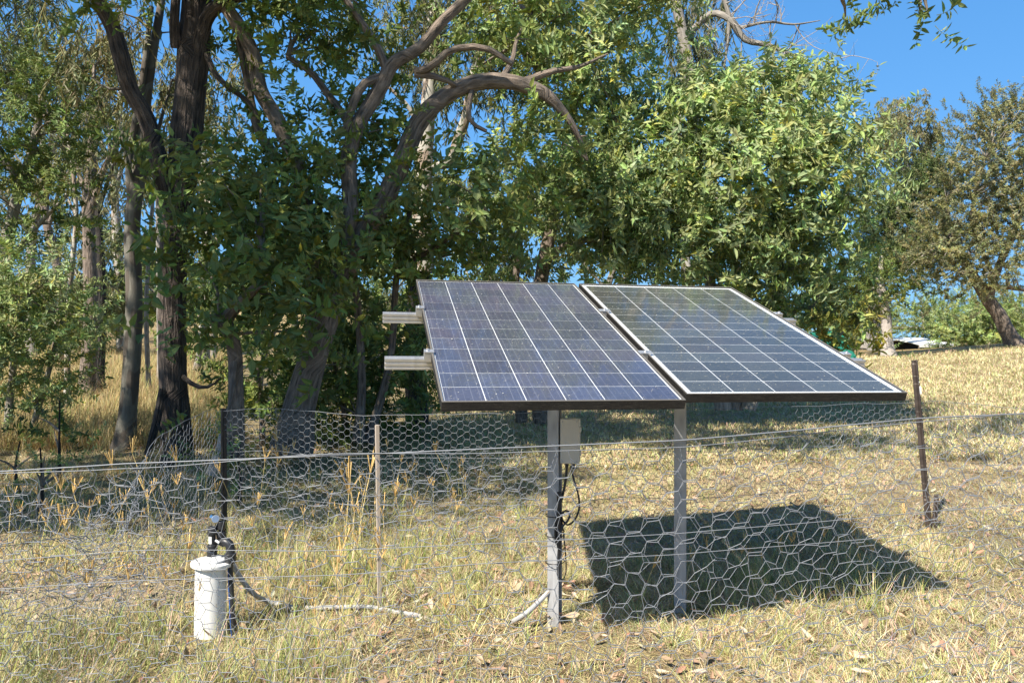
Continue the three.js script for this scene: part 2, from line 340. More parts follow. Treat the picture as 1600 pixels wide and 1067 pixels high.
// ---------------------------------------------------------------- trees seen in the photograph
tree({
  name: 'ironbark_tree', label: 'dark rough-barked tree with thick curved limb, straight trunk behind the sagging netting', bark: BARK.iron, leaf: 'shrub', kind: 'broad',
  trunks: [[[277, 752, 8.5, 0.17], [275, 690, 8.5, 0.160], [270, 600, 8.5, 0.150], [268, 500, 8.5, 0.148], [270, 400, 8.5, 0.148], [281, 290, 8.5, 0.158], [294, 180, 8.5, 0.172], [302, 80, 8.5, 0.182], [308, 0, 8.5, 0.165], [314, -160, 8.5, 0.13], [330, -420, 8.5, 0.08]]],
  limbs: [
    [[266, 330, 8.45, 0.11], [248, 252, 8.3, 0.1], [228, 185, 8.2, 0.095], [203, 140, 8.1, 0.092], [190, 95, 8.0, 0.085], [176, 45, 8.0, 0.08], [152, 0, 7.9, 0.075], [120, -90, 7.8, 0.05]],
    [[297, 170, 8.45, 0.09], [310, 75, 8.4, 0.085], [328, 20, 8.3, 0.08], [380, -10, 8.2, 0.07], [470, -40, 8.1, 0.05]],
    [[322, 85, 8.4, 0.035], [338, 118, 8.3, 0.032], [362, 140, 8.2, 0.03], [388, 160, 8.2, 0.024], [404, 186, 8.2, 0.015]],
    [[284, 588, 8.45, 0.03], [300, 600, 8.4, 0.026], [318, 606, 8.3, 0.02], [334, 600, 8.25, 0.012], [345, 588, 8.2, 0.006]],
    [[275, 75, 8.4, 0.06], [272, 40, 8.3, 0.055], [276, -20, 8.3, 0.05]],
  ],
  crown: [E(300, -60, 8.3, 160, 60, 1.2, 120), E(150, -40, 7.9, 90, 45, 0.9, 60), E(470, -40, 8.1, 90, 50, 1, 70), E(290, 250, 8.8, 50, 55, 0.5, 40)], twigs: 0.5,
});
tree({
  name: 'smooth_gum_tree', label: 'slender grey smooth-barked gum tree standing next to the dark ironbark trunk', bark: BARK.smooth, leaf: 'olive', kind: 'gum',
  trunks: [[[191, 718, 9.6, 0.13], [199, 640, 9.6, 0.112], [205, 560, 9.6, 0.104], [209, 470, 9.6, 0.100], [207, 400, 9.6, 0.100], [206, 350, 9.6, 0.096], [213, 280, 9.6, 0.090], [221, 200, 9.6, 0.082], [232, 120, 9.6, 0.066], [241, 65, 9.6, 0.055], [252, 0, 9.6, 0.045], [262, -120, 9.6, 0.03]]],
  limbs: [[[209, 330, 9.6, 0.05], [201, 270, 9.55, 0.048], [211, 190, 9.5, 0.046], [224, 110, 9.5, 0.04], [229, 70, 9.5, 0.034], [236, 10, 9.5, 0.03]],
    [[216, 160, 9.6, 0.026], [198, 140, 9.5, 0.022], [165, 138, 9.4, 0.018], [146, 122, 9.4, 0.010]],
    [[212, 300, 9.6, 0.03], [196, 245, 9.4, 0.026], [190, 205, 9.4, 0.016]],
    [[218, 300, 9.6, 0.03], [250, 190, 9.8, 0.022], [268, 125, 9.9, 0.014]]],
  crown: [E(215, 70, 10, 90, 60, 1.2, 64, { clump: 7 }), E(150, 60, 9.8, 60, 50, 0.8, 30, { clump: 7 }), E(300, 130, 10.3, 60, 50, 0.9, 36, { clump: 6 })], twigs: 0.5,
});
tree({
  name: 'leaning_tree', label: 'brown rough-barked leaning tree whose long limb arches over towards the solar panels', bark: BARK.brown, leaf: 'shrub', kind: 'broad',
  trunks: [[[455, 708, 8.2, 0.18], [466, 640, 8.2, 0.165], [490, 555, 8.2, 0.150], [512, 490, 8.2, 0.140], [532, 435, 8.2, 0.130], [566, 370, 8.2, 0.120], [602, 308, 8.2, 0.112], [632, 240, 8.2, 0.105], [655, 190, 8.2, 0.100], [690, 154, 8.2, 0.096], [730, 133, 8.2, 0.094], [776, 126, 8.2, 0.090], [822, 134, 8.2, 0.084], [850, 146, 8.2, 0.074], [874, 168, 8.25, 0.052], [898, 202, 8.3, 0.036], [918, 250, 8.4, 0.016]]],
  limbs: [
    [[538, 425, 8.2, 0.10], [548, 330, 8.1, 0.09], [545, 255, 8.1, 0.088], [556, 200, 8.1, 0.085], [592, 140, 8.1, 0.08], [614, 100, 8.1, 0.075], [655, 75, 8.1, 0.066], [690, 35, 8.1, 0.06], [726, 0, 8.1, 0.056], [790, -70, 8.1, 0.04]],
    [[494, 550, 8.25, 0.11], [488, 440, 8.4, 0.10], [480, 345, 8.4, 0.097], [462, 258, 8.4, 0.094], [432, 186, 8.4, 0.09], [406, 140, 8.4, 0.088], [395, 85, 8.4, 0.085], [372, 40, 8.3, 0.08], [345, 0, 8.3, 0.075], [320, -60, 8.3, 0.06]],
    [[446, 262, 8.5, 0.05], [420, 235, 8.5, 0.055], [396, 180, 8.6, 0.052], [384, 110, 8.6, 0.05], [372, 60, 8.6, 0.04]],
    [[556, 215, 8.2, 0.05], [536, 180, 8.3, 0.046], [512, 148, 8.4, 0.042], [484, 112, 8.5, 0.038], [448, 88, 8.5, 0.03]],
    [[605, 112, 8.1, 0.05], [590, 75, 8.1, 0.045], [568, 40, 8.1, 0.04], [540, 0, 8.1, 0.036], [520, -50, 8.1, 0.02]],
    [[650, 112, 8.0, 0.045], [672, 105, 7.9, 0.04], [705, 78, 7.9, 0.036], [760, 76, 7.9, 0.034], [800, 100, 7.9, 0.024]],
    [[648, 115, 8.0, 0.04], [690, 122, 8.0, 0.03], [712, 134, 8.1, 0.025]],
    [[738, 140, 8.2, 0.032], [732, 165, 8.1, 0.03], [735, 190, 8.1, 0.028], [760, 205, 8.1, 0.02]],
    [[812, 131, 8.2, 0.05], [860, 112, 8.2, 0.034], [905, 104, 8.3, 0.024], [950, 84, 8.4, 0.01]],
    [[780, 128, 8.2, 0.04], [800, 96, 8.3, 0.03], [808, 60, 8.4, 0.02], [830, 20, 8.4, 0.008]],
    [[596, 120, 8.1, 0.05], [570, 130, 8.0, 0.046], [552, 160, 8.0, 0.045], [540, 205, 8.05, 0.04]],
  ],
  crown: [E(430, 60, 8.6, 90, 60, 0.9, 90), E(540, 50, 8.8, 70, 50, 0.9, 70), E(640, 30, 8.6, 60, 40, 0.8, 30), E(600, 190, 8.4, 60, 45, 0.6, 45), E(470, 215, 8.8, 50, 50, 0.6, 34), E(770, -30, 9.6, 80, 40, 0.7, 40), E(760, 80, 9.4, 60, 40, 0.5, 22), E(890, 205, 8.4, 44, 44, 0.4, 36), E(830, 60, 8.5, 50, 40, 0.4, 26)], twigs: 0.55,
});
tree({
  name: 'tall_gum_tree', label: 'tall pale gum tree with burnt black lower trunk behind the rail ends of the panels', bark: BARK.gum, leaf: 'gum', kind: 'gum',
  trunks: [[[656, 425, 12, 0.175], [659, 350, 12, 0.16], [662, 270, 12, 0.145], [668, 180, 12, 0.126], [674, 100, 12, 0.112], [680, 0, 12, 0.10], [686, -150, 12, 0.08], [700, -330, 12, 0.05]]],
  extra: [['burnt_trunk_base', [[651, 676, 12, 0.21], [650, 630, 12, 0.185], [650, 560, 12, 0.178], [652, 490, 12, 0.176], [656, 424, 12, 0.178]], BARK.burnt],
    ['limb', [[668, 262, 12, 0.05], [702, 252, 11.8, 0.085], [716, 215, 11.7, 0.085], [726, 188, 11.6, 0.08], [735, 130, 11.6, 0.05], [748, 80, 11.6, 0.045], [768, 15, 11.6, 0.04], [790, -60, 11.6, 0.03]], BARK.gum],
    ['limb', [[664, 225, 12, 0.04], [640, 170, 11.9, 0.035], [600, 130, 11.8, 0.022]], BARK.gum]],
  crown: [E(720, 60, 12, 110, 90, 1.6, 170, { clump: 7 }), E(620, 20, 12.4, 90, 70, 1.4, 80, { clump: 7 }), E(700, -110, 12, 160, 80, 2, 120, { clump: 8 }), E(830, 60, 12.4, 80, 90, 1.4, 90, { clump: 7 })], twigs: 0.4, sigma: 0.32,
});
tree({
  single: 70, name: 'broken_limb_tree', label: 'short brown trunk with a broken bent limb among the broad leaves near the black picket', bark: BARK.brown, leaf: 'shrub', kind: 'big',
  trunks: [[[362, 716, 7.4, 0.085], [368, 660, 7.4, 0.075], [368, 600, 7.4, 0.07], [366, 545, 7.4, 0.068], [356, 512, 7.4, 0.075], [340, 500, 7.35, 0.085], [331, 503, 7.3, 0.06]]],
  limbs: [[[348, 505, 7.4, 0.07], [366, 482, 7.3, 0.06], [386, 462, 7.2, 0.05], [420, 430, 7.2, 0.035]], [[366, 560, 7.4, 0.045], [360, 625, 7.1, 0.02], [352, 655, 7.0, 0.012]]],
  crown: [E(350, 300, 7.6, 70, 70, 0.6, 75), E(395, 420, 7.2, 70, 70, 0.6, 80), E(440, 480, 7.0, 70, 70, 0.6, 62), E(330, 400, 7.6, 45, 80, 0.5, 40), E(350, 598, 6.9, 30, 22, 0.25, 6, { clump: 2 }), E(400, 360, 7.6, 80, 60, 0.6, 60)], twigs: 0.4,
});
tree({
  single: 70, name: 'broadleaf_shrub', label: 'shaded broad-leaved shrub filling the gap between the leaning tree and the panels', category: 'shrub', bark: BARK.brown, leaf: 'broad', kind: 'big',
  trunks: [[[560, 690, 9.2, 0.06], [565, 600, 9.2, 0.05], [560, 500, 9.1, 0.045], [550, 400, 9, 0.04], [540, 300, 9, 0.03]], [[575, 690, 9.3, 0.05], [610, 560, 9.2, 0.045], [620, 430, 9.1, 0.04], [640, 330, 9, 0.03]]],
  limbs: [[[552, 420, 9, 0.035], [500, 360, 8.6, 0.03], [460, 300, 8.4, 0.02]], [[625, 420, 9, 0.035], [690, 380, 8.6, 0.03], [760, 330, 8.3, 0.02]]],
  crown: [E(500, 300, 8.3, 110, 70, 0.6, 120), E(590, 300, 8.6, 90, 70, 0.6, 100), E(540, 400, 8.8, 110, 60, 0.7, 110), E(610, 400, 8.6, 60, 70, 0.6, 60), E(705, 330, 8.3, 76, 62, 0.6, 95), E(765, 300, 8.3, 60, 50, 0.5, 64), E(700, 410, 8.8, 80, 40, 0.6, 60), E(570, 480, 9.6, 80, 60, 0.5, 60), E(610, 590, 9.8, 45, 70, 0.5, 50), E(530, 590, 9.8, 50, 70, 0.5, 56), E(440, 310, 8.6, 60, 60, 0.5, 50)], twigs: 0.35,
});
tree({
  name: 'undergrowth_shrub', label: 'dense dark undergrowth between the leaning trunk and the burnt trunk', category: 'shrub', bark: BARK.brown, leaf: 'shrub', kind: 'fine',
  trunks: [[[540, 690, 10.2, 0.04], [535, 620, 10.2, 0.035], [520, 560, 10.1, 0.02]], [[585, 690, 10.4, 0.04], [590, 620, 10.4, 0.03], [600, 550, 10.4, 0.02]]],
  crown: [E(520, 590, 10.2, 44, 50, 0.5, 110), E(590, 560, 10.4, 46, 60, 0.5, 120), E(610, 625, 10.4, 36, 40, 0.5, 70), E(545, 640, 10.0, 56, 34, 0.5, 80)], twigs: 0.5,
});
tree({
  name: 'undergrowth_shrub', label: 'low green undergrowth between the broken-limb trunk and the leaning trunk', category: 'shrub', bark: BARK.brown, leaf: 'shrub', kind: 'fine',
  trunks: [[[410, 700, 9.8, 0.035], [408, 640, 9.8, 0.03], [402, 570, 9.8, 0.015]]],
  crown: [E(405, 590, 9.8, 32, 44, 0.4, 70), E(415, 650, 9.6, 36, 30, 0.4, 56)], twigs: 0.5,
});
tree({
  name: 'canopy_tree', label: 'leafy tree whose canopy closes the sky above the gap between the two panels', bark: BARK.brown, leaf: 'bush', kind: 'broad',
  trunks: [[[850, 660, 11.5, 0.13], [840, 520, 11.5, 0.12], [850, 410, 11.5, 0.11], [862, 350, 11.4, 0.10], [880, 260, 11.2, 0.09], [900, 150, 11, 0.07], [930, 40, 11, 0.05], [950, -60, 11, 0.03]], [[815, 660, 11.6, 0.07], [805, 480, 11.6, 0.06], [812, 380, 11.5, 0.05], [830, 300, 11.4, 0.035]]],
  limbs: [[[868, 330, 11.3, 0.06], [900, 250, 10.6, 0.045], [970, 200, 10.2, 0.03]], [[845, 420, 11.4, 0.05], [890, 380, 10.6, 0.045], [960, 375, 10.2, 0.03]], [[862, 160, 10.8, 0.05], [840, 110, 10.5, 0.04], [800, 60, 10, 0.03]]],
  crown: [E(810, 50, 10.4, 80, 70, 0.9, 130), E(920, 50, 10.2, 110, 80, 1, 230), E(1010, 30, 10.6, 60, 50, 0.8, 100), E(880, 175, 10.4, 60, 50, 0.7, 120), E(820, 270, 11.4, 60, 80, 0.8, 100), E(840, 360, 11.4, 90, 60, 0.8, 100), E(930, 330, 11.2, 70, 60, 0.6, 80), E(960, 130, 10.3, 90, 50, 0.8, 130), E(880, -60, 10.4, 180, 60, 1.2, 150)], twigs: 0.55,
});
tree({
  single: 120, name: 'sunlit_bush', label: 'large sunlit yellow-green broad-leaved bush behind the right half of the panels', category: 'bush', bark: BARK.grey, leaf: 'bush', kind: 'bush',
  trunks: [[[1130, 640, 11, 0.10], [1120, 540, 11, 0.09], [1110, 440, 11, 0.08], [1090, 330, 10.8, 0.06], [1080, 220, 10.6, 0.04]], [[1170, 640, 11, 0.08], [1200, 520, 11, 0.07], [1220, 420, 10.9, 0.06], [1210, 310, 10.7, 0.05], [1220, 200, 10.5, 0.03]], [[1150, 640, 11.2, 0.08], [1170, 470, 11.2, 0.07], [1140, 400, 11.1, 0.055], [1120, 380, 11, 0.04]]],
  limbs: [[[1215, 440, 10.9, 0.05], [1270, 380, 10.8, 0.04], [1320, 310, 10.8, 0.03], [1350, 260, 10.8, 0.015]], [[1100, 380, 10.9, 0.045], [1030, 320, 10.6, 0.04], [960, 290, 10.4, 0.02]], [[1205, 500, 11, 0.04], [1270, 480, 10.8, 0.03], [1320, 510, 10.6, 0.018]]],
  crown: [E(1110, 190, 10.2, 90, 50, 0.9, 220), E(1215, 185, 10.2, 80, 62, 0.9, 210), E(1000, 265, 9.7, 96, 60, 0.7, 250), E(1140, 285, 9.9, 130, 84, 0.9, 380), E(1260, 290, 10.0, 74, 84, 0.9, 240), E(910, 285, 9.9, 46, 50, 0.5, 110), E(955, 355, 9.7, 80, 50, 0.6, 190), E(1090, 390, 9.9, 120, 46, 0.8, 240), E(1235, 410, 10.1, 90, 64, 0.8, 230), E(1305, 495, 10.2, 32, 32, 0.4, 46, { leaf: 'yellow' }), E(1312, 400, 10.3, 24, 90, 0.5, 70), E(1330, 235, 10.2, 26, 50, 0.5, 50), E(1262, 125, 10.3, 26, 22, 0.3, 22, { clump: 4, sigma: 0.14 }), E(1190, 138, 10.3, 60, 18, 0.4, 40, { clump: 4, sigma: 0.14 }), E(1325, 530, 10.2, 26, 16, 0.3, 14), E(1275, 510, 10.6, 30, 30, 0.4, 36), E(1140, 490, 10.8, 140, 50, 0.6, 90)], twigs: 0.5, twigM: greyTwig, sigma: 0.24, clump: 9,
});
// bare grey limbs above the sunlit bush
{
  R = rngOf(811);
  const t = thing('dead_branch_tree', 'bare grey dead limbs and twigs reaching over the top of the sunlit bush', 'dead tree');
  const main = [[[1090, 330, 12.2, 0.12], [1085, 200, 12.1, 0.11], [1078, 110, 12, 0.10], [1064, 40, 12, 0.09], [1050, -30, 12, 0.08]], [[1072, 60, 12, 0.06], [1110, 22, 11.8, 0.055], [1140, 30, 11.6, 0.05], [1165, 62, 11.6, 0.05], [1200, 70, 11.5, 0.04], [1240, 86, 11.4, 0.02]], [[1142, 32, 11.6, 0.04], [1134, 5, 11.6, 0.035], [1120, -40, 11.6, 0.03]], [[1140, 20, 11.6, 0.03], [1138, 60, 11.6, 0.026], [1132, 105, 11.6, 0.014]], [[1150, 45, 11.6, 0.03], [1200, 34, 11.5, 0.02], [1240, 38, 11.4, 0.016], [1282, 32, 11.4, 0.006]]];
  main.forEach((ns, i) => mesh(i ? 'limb' : 'trunk', limbGeo(ns.map(N4), { seg: 9 }), BARK.grey, t));
  const tw = [], sk = main.slice(1).flatMap(ns => new THREE.CatmullRomCurve3(ns.map(n => N4(n).p)).getPoints(16));
  const grow = (a, dir, L, r, lev) => { const b = a.clone().addScaledVector(dir, L); const ps = smoothPath(a, b, 0, 4, 0.12); tw.push(limbGeo(ps.map((p, i) => ({ p, r: r * (1 - i * 0.18) })), { seg: 4, step: 0.12 })); if (lev) for (let k = 0; k < 3; k++) grow(ps[1 + Math.floor(R() * 4)], dir.clone().multiplyScalar(0.6).addScaledVector(rdir(), 0.8).normalize(), L * rr(0.4, 0.75), r * 0.55, lev - 1); };
  for (let k = 0; k < 34; k++) { const a = sk[Math.floor(R() * sk.length)]; grow(a, rdir().add(V(0.3, -0.35, 0.2)).normalize(), rr(0.35, 0.95), rr(0.006, 0.014), 2); }
  mesh('twigs', merge(tw), greyTwig, t, 'stuff');
  const L = []; const vs = TWIG.gum[0];
  for (let k = 0; k < 60; k++) { const p = P(rr(1040, 1140), rr(-30, 100), rr(12.2, 13.2)), s = rr(0.8, 1.2), b = rr(0.7, 1.1); L.push({ m: new THREE.Matrix4().compose(p, new THREE.Quaternion().setFromAxisAngle(V(0, 1, 0), R() * 6), V(s, s, s)), c: RGB(b, b, b) }); }
  instances('crown', vs, LEAF.gum, L, t);
}
// left edge
tree({
  name: 'broadleaf_tree', label: 'broad-leaved tree at the left edge of the photo, crown high above the yellow grass', bark: BARK.grey, leaf: 'shrub', kind: 'fine',
  trunks: [[[-40, 690, 11, 0.13], [-20, 560, 11, 0.11], [0, 440, 11, 0.10], [20, 330, 11, 0.08], [50, 230, 11, 0.06], [70, 130, 11, 0.04]]],
  limbs: [[[5, 420, 11, 0.05], [60, 350, 10.8, 0.035], [110, 300, 10.6, 0.02]], [[30, 290, 11, 0.045], [-20, 200, 10.8, 0.035], [-60, 120, 10.6, 0.02]]],
  crown: [E(60, 215, 10.6, 75, 70, 0.8, 150), E(30, 310, 10.6, 80, 50, 0.8, 120), E(105, 140, 10.6, 50, 45, 0.6, 60), E(15, 130, 10.8, 60, 60, 0.8, 80), E(110, 330, 10.8, 40, 40, 0.5, 40), E(-60, 220, 10.8, 80, 110, 1, 120)], twigs: 0.5,
});
tree({
  name: 'leafy_bush', label: 'low leafy bush at the left edge with its foot in yellow grass', category: 'bush', bark: BARK.grey, leaf: 'bush', kind: 'fine',
  trunks: [[[10, 700, 10, 0.05], [15, 620, 10, 0.045], [25, 540, 10, 0.04], [45, 460, 10, 0.02]], [[40, 700, 10.1, 0.04], [70, 600, 10, 0.035], [95, 500, 10, 0.02]]],
  crown: [E(50, 480, 9.8, 70, 55, 0.6, 130), E(90, 440, 10, 45, 40, 0.5, 60), E(30, 560, 9.7, 70, 55, 0.6, 110), E(100, 540, 9.9, 40, 50, 0.5, 50), E(20, 625, 9.5, 40, 36, 0.4, 44), E(-60, 520, 9.8, 80, 120, 0.7, 90)], twigs: 0.5,
});
tree({
  name: 'hanging_gum_tree', label: 'dark gum foliage hanging in the top left corner against blue sky', bark: BARK.brown, leaf: 'gum', kind: 'gum',
  trunks: [[[-120, 720, 13, 0.2], [-100, 400, 13, 0.17], [-80, 100, 13, 0.14], [-60, -150, 13, 0.1]]],
  limbs: [[[-80, 100, 13, 0.06], [-30, 20, 12.6, 0.04], [20, -10, 12.4, 0.02]]],
  crown: [E(0, 40, 12.4, 55, 70, 0.9, 90), E(40, -10, 12.4, 60, 40, 0.9, 50), E(-80, -60, 12.6, 120, 90, 1.4, 120)], twigs: 0.4,
});
// slender background trunks on the left, each with a loose crown
const thin = [
  [103, 645, 107, 470, 118, 330, 12.5, 0.045, 'pale pole-thin sapling trunk standing in the yellow grass', 'gum'],
  [133, 628, 141, 500, 138, 300, 16, 0.15, 'brown forked trunk behind the thin pale sapling', 'brown'],
  [153, 600, 157, 470, 150, 300, 18, 0.11, 'dark slim trunk just left of the smooth gum, farther off', 'burnt'],
  [88, 560, 92, 440, 70, 330, 26, 0.16, 'distant crooked trunk above the left bush', 'brown'],
  [252, 600, 250, 470, 246, 300, 20, 0.10, 'grey trunk half hidden between the gum and the ironbark', 'grey'],
  [232, 590, 228, 480, 236, 340, 17, 0.05, 'very thin grey stem just left of the ironbark', 'grey'],
  [320, 610, 318, 470, 322, 300, 24, 0.16, 'pale trunk far behind, right of the ironbark', 'gum'],
  [190, 570, 186, 440, 178, 260, 32, 0.2, 'pale far trunk in the sunny field left of the gum', 'gum'],
];
thin.forEach(([x0, y0, x1, y1, x2, y2, d, r, label, bk], i) => {
  const gy = b => { const p = P(b, 600, d); return p.setY(groundY(p.x, p.z) - 0.05); };
  tree({
    name: 'slender_tree', label, group: 'slender trunks in the background on the left', bark: BARK[bk], leaf: i % 3 ? 'gum' : 'olive', kind: d > 19 ? 'fargum' : 'gum', seg: 8,
    trunks: [[{ p: gy(x0), r: r * 1.1 }, [x1, y1, d, r], [x2, y2, d, r * 0.8], [x2 + (i % 2 ? 12 : -14), y2 - 130, d, r * 0.5]]],
    limbs: [[[x2, y2 + 40, d, r * 0.5], [x2 + 26, y2 - 40, d - 0.3, r * 0.35], [x2 + 52, y2 - 90, d - 0.5, r * 0.15]], [[x2, y2 + 10, d, r * 0.45], [x2 - 30, y2 - 60, d + 0.3, r * 0.3], [x2 - 55, y2 - 100, d + 0.4, r * 0.12]]],
    crown: [E(x2 + 30, y2 - 60, d, 60, 60, 0.05 * d, 16, { clump: 4 }), E(x2 - 34, y2 - 80, d, 60, 60, 0.05 * d, 16, { clump: 4 }), E(x2, y2 - 150, d, 70, 60, 0.06 * d, 20, { clump: 4 })], twigs: 0.7, sigma: 0.03 * d,
  });
});
// larger background trees: [px, top py, distance, crown half-width px, leaf, twig kind, n, label]
const back = [
  [215, 340, 30, 90, 'gum', 'fargum', 110, 'grey-green gum low between the smooth gum and ironbark trunks'],
  [305, 390, 23, 80, 'shrub', 'far', 90, 'leafy thicket just beyond the ironbark'],
  [115, 390, 31, 90, 'olive', 'fargum', 100, 'pale thicket beyond the thin sapling'],
  [50, 60, 27, 90, 'olive', 'fargum', 60, 'sunlit olive gum behind the left edge tree'],
  [150, 300, 40, 80, 'olive', 'fargum', 80, 'pale far gum in the field left of the smooth gum'],
  [330, 150, 26, 90, 'gum', 'fargum', 64, 'gum crown seen between the ironbark and the leaning tree'],
  [470, 290, 20, 80, 'shrub', 'far', 80, 'round green crown behind the leaning tree'],
  [400, 420, 16, 80, 'bush', 'far', 70, 'sunlit undergrowth bush behind the leaning trunk'],
  [590, 330, 19, 90, 'bush', 'far', 90, 'sunlit bush glimpsed left of the burnt trunk'],
  [545, 470, 14, 70, 'bush', 'far', 46, 'bright low bush between leaning trunk and burnt trunk'],
  [770, 190, 22, 100, 'gum', 'fargum', 110, 'drooping gum behind the arching limb'],
  [720, 400, 15, 70, 'shrub', 'far', 50, 'green bush behind the top edge of the blue panel'],
  [960, 250, 19, 110, 'shrub', 'far', 100, 'dark tree behind the gap between the panels'],
  [1085, 30, 16, 40, 'gum', 'fargum', 46, 'gum crown behind the bare grey limbs'],
  [1190, 330, 19, 90, 'dark', 'far', 90, 'dark tree behind the sunlit bush'],
  [250, 420, 45, 120, 'olive', 'fargum', 70, 'far hazy gum across the dry field'],
  [40, 400, 34, 90, 'gum', 'fargum', 70, 'far gum low behind the left bush'],
];
back.forEach(([px, py, d, hw, lf, kd, n, label]) => {
  const b = P(px, 600, d), g0 = groundY(b.x, b.z), top = P(px, py, d).y, w = hw / FOC * d, hgt = top - g0;
  R = rngOf(px * 7 + 3);
  const cy = g0 + hgt * 0.62;
  tree({
    name: 'woodland_tree', label, group: 'woodland behind the clearing', bark: BARK[R() < 0.5 ? 'grey' : 'gum'], leaf: lf, kind: kd, seg: 7,
    trunks: [[W4(b.x, g0 - 0.1, d, 0.012 * hgt + 0.05), W4(b.x + rr(-0.3, 0.3), g0 + hgt * 0.35, d, 0.010 * hgt + 0.03), W4(b.x + rr(-0.5, 0.5), cy, d, 0.008 * hgt + 0.02), W4(b.x + rr(-0.5, 0.5), g0 + hgt * 0.9, d, 0.02)]],
    limbs: [[W4(b.x, g0 + hgt * 0.42, d, 0.008 * hgt), W4(b.x + w * 0.5, g0 + hgt * 0.6, d - w * 0.3, 0.005 * hgt), W4(b.x + w * 0.8, g0 + hgt * 0.75, d - w * 0.4, 0.02)], [W4(b.x, g0 + hgt * 0.38, d, 0.008 * hgt), W4(b.x - w * 0.5, g0 + hgt * 0.55, d - w * 0.2, 0.005 * hgt), W4(b.x - w * 0.8, g0 + hgt * 0.72, d - w * 0.3, 0.02)]],
    crown: [EW(b.x, cy + hgt * 0.15, d, w * 0.8, hgt * 0.2, w * 0.6, n * 0.45, { clump: 6 }), EW(b.x - w * 0.45, cy, d - w * 0.2, w * 0.55, hgt * 0.22, w * 0.5, n * 0.3, { clump: 6 }), EW(b.x + w * 0.5, cy - hgt * 0.05, d - w * 0.2, w * 0.5, hgt * 0.22, w * 0.5, n * 0.3, { clump: 6 }), EW(b.x, cy - hgt * 0.2, d, w * 0.9, hgt * 0.16, w * 0.5, n * 0.25, { clump: 6 })],
    twigs: 0.5, sigma: 0.016 * d, scale: 0.55 + d / 60,
  });
});
// right-hand far trees
tree({
  name: 'olive_leaning_tree', label: 'grey-green tree with a leaning brown trunk on the rise at the right edge', bark: BARK.brown, leaf: 'olive', kind: 'far', seg: 9,
  trunks: [[[1590, 545, 33, 0.42], [1577, 522, 33, 0.33], [1563, 495, 33, 0.30], [1545, 468, 33, 0.28], [1530, 445, 33, 0.24], [1505, 405, 33, 0.18], [1485, 360, 33, 0.12], [1480, 310, 33, 0.06]]],
  limbs: [[[1545, 468, 33, 0.2], [1560, 420, 32.5, 0.16], [1590, 350, 32, 0.12], [1620, 260, 32, 0.06]], [[1530, 445, 33, 0.12], [1580, 450, 32, 0.09], [1640, 460, 31, 0.05]], [[1552, 430, 32.8, 0.1], [1520, 340, 32.6, 0.08], [1540, 250, 32.5, 0.04]]],
  crown: [E(1580, 235, 32, 63, 63, 2.2, 408), E(1530, 310, 31.5, 68, 51, 2, 360), E(1600, 340, 31, 59, 59, 2, 288), E(1480, 390, 31.5, 59, 51, 1.8, 264), E(1540, 410, 31, 59, 42, 1.8, 168), E(1650, 200, 32, 59, 68, 2, 216), E(1560, 180, 32.5, 42, 25, 1.4, 96), E(1450, 440, 31.5, 42, 30, 1.2, 86)], twigs: 0.6, sigma: 0.55, scale: 0.72, clump: 7, twigM: greyTwig,
});
tree({
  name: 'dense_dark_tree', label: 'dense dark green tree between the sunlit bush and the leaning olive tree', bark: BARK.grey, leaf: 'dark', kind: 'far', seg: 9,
  trunks: [[[1366, 548, 38, 0.26], [1370, 480, 38, 0.23], [1388, 380, 38, 0.18], [1402, 290, 38, 0.1]]],
  crown: [E(1415, 300, 37, 51, 42, 2.2, 360), E(1400, 390, 37, 51, 51, 2.2, 360), E(1455, 290, 37, 30, 34, 1.6, 144), E(1375, 340, 37, 34, 42, 1.6, 144), E(1440, 370, 36.5, 42, 42, 1.8, 216), E(1380, 450, 37, 34, 34, 1.6, 120)], twigs: 0.3, sigma: 0.5, scale: 0.8,
});
tree({
  name: 'airy_gum_tree', label: 'airy far gum crown rising above the dense dark tree against the sky', bark: BARK.grey, leaf: 'olive', kind: 'fargum', seg: 8,
  trunks: [[[1352, 545, 46, 0.3], [1376, 400, 46, 0.24], [1415, 280, 46, 0.16], [1412, 200, 46, 0.08]]],
  limbs: [[[1415, 290, 46, 0.1], [1440, 250, 46, 0.08], [1462, 210, 46, 0.04]], [[1413, 270, 46, 0.1], [1395, 220, 46, 0.07], [1385, 180, 46, 0.04]]],
  crown: [E(1405, 185, 46, 32, 28, 2, 144, { clump: 5 }), E(1380, 215, 46, 28, 25, 2, 105, { clump: 5 }), E(1455, 210, 46, 20, 28, 1.6, 86, { clump: 5 }), E(1430, 250, 46, 42, 23, 2, 120, { clump: 5 })], twigs: 0.7, sigma: 0.55, scale: 0.9,
});
tree({
  name: 'pale_dead_trunk_tree', label: 'tree with a thick bleached trunk beside the low shed', bark: BARK.dead, leaf: 'shrub', kind: 'far', seg: 9,
  trunks: [[[1388, 556, 34, 0.3], [1387, 530, 34, 0.24], [1385, 500, 34, 0.23], [1380, 470, 34, 0.24], [1376, 440, 34, 0.15], [1378, 400, 34, 0.08]]],
  crown: [E(1380, 440, 34, 34, 28, 1.2, 120), E(1355, 430, 34, 34, 34, 1.2, 96), E(1410, 430, 34, 25, 34, 1.2, 86)], twigs: 0.4, sigma: 0.5, scale: 0.75,
});
const farRow = [[1470, 450, 60, 'shrub'], [1520, 440, 66, 'bush'], [1440, 470, 58, 'bush'], [1560, 470, 56, 'shrub'], [1600, 440, 70, 'bush'], [1640, 470, 60, 'shrub'], [1495, 490, 48, 'bush'], [1545, 500, 47, 'bush'], [1590, 505, 50, 'shrub'], [1350, 470, 52, 'bush'], [1320, 440, 60, 'shrub'], [1285, 450, 55, 'bush']];
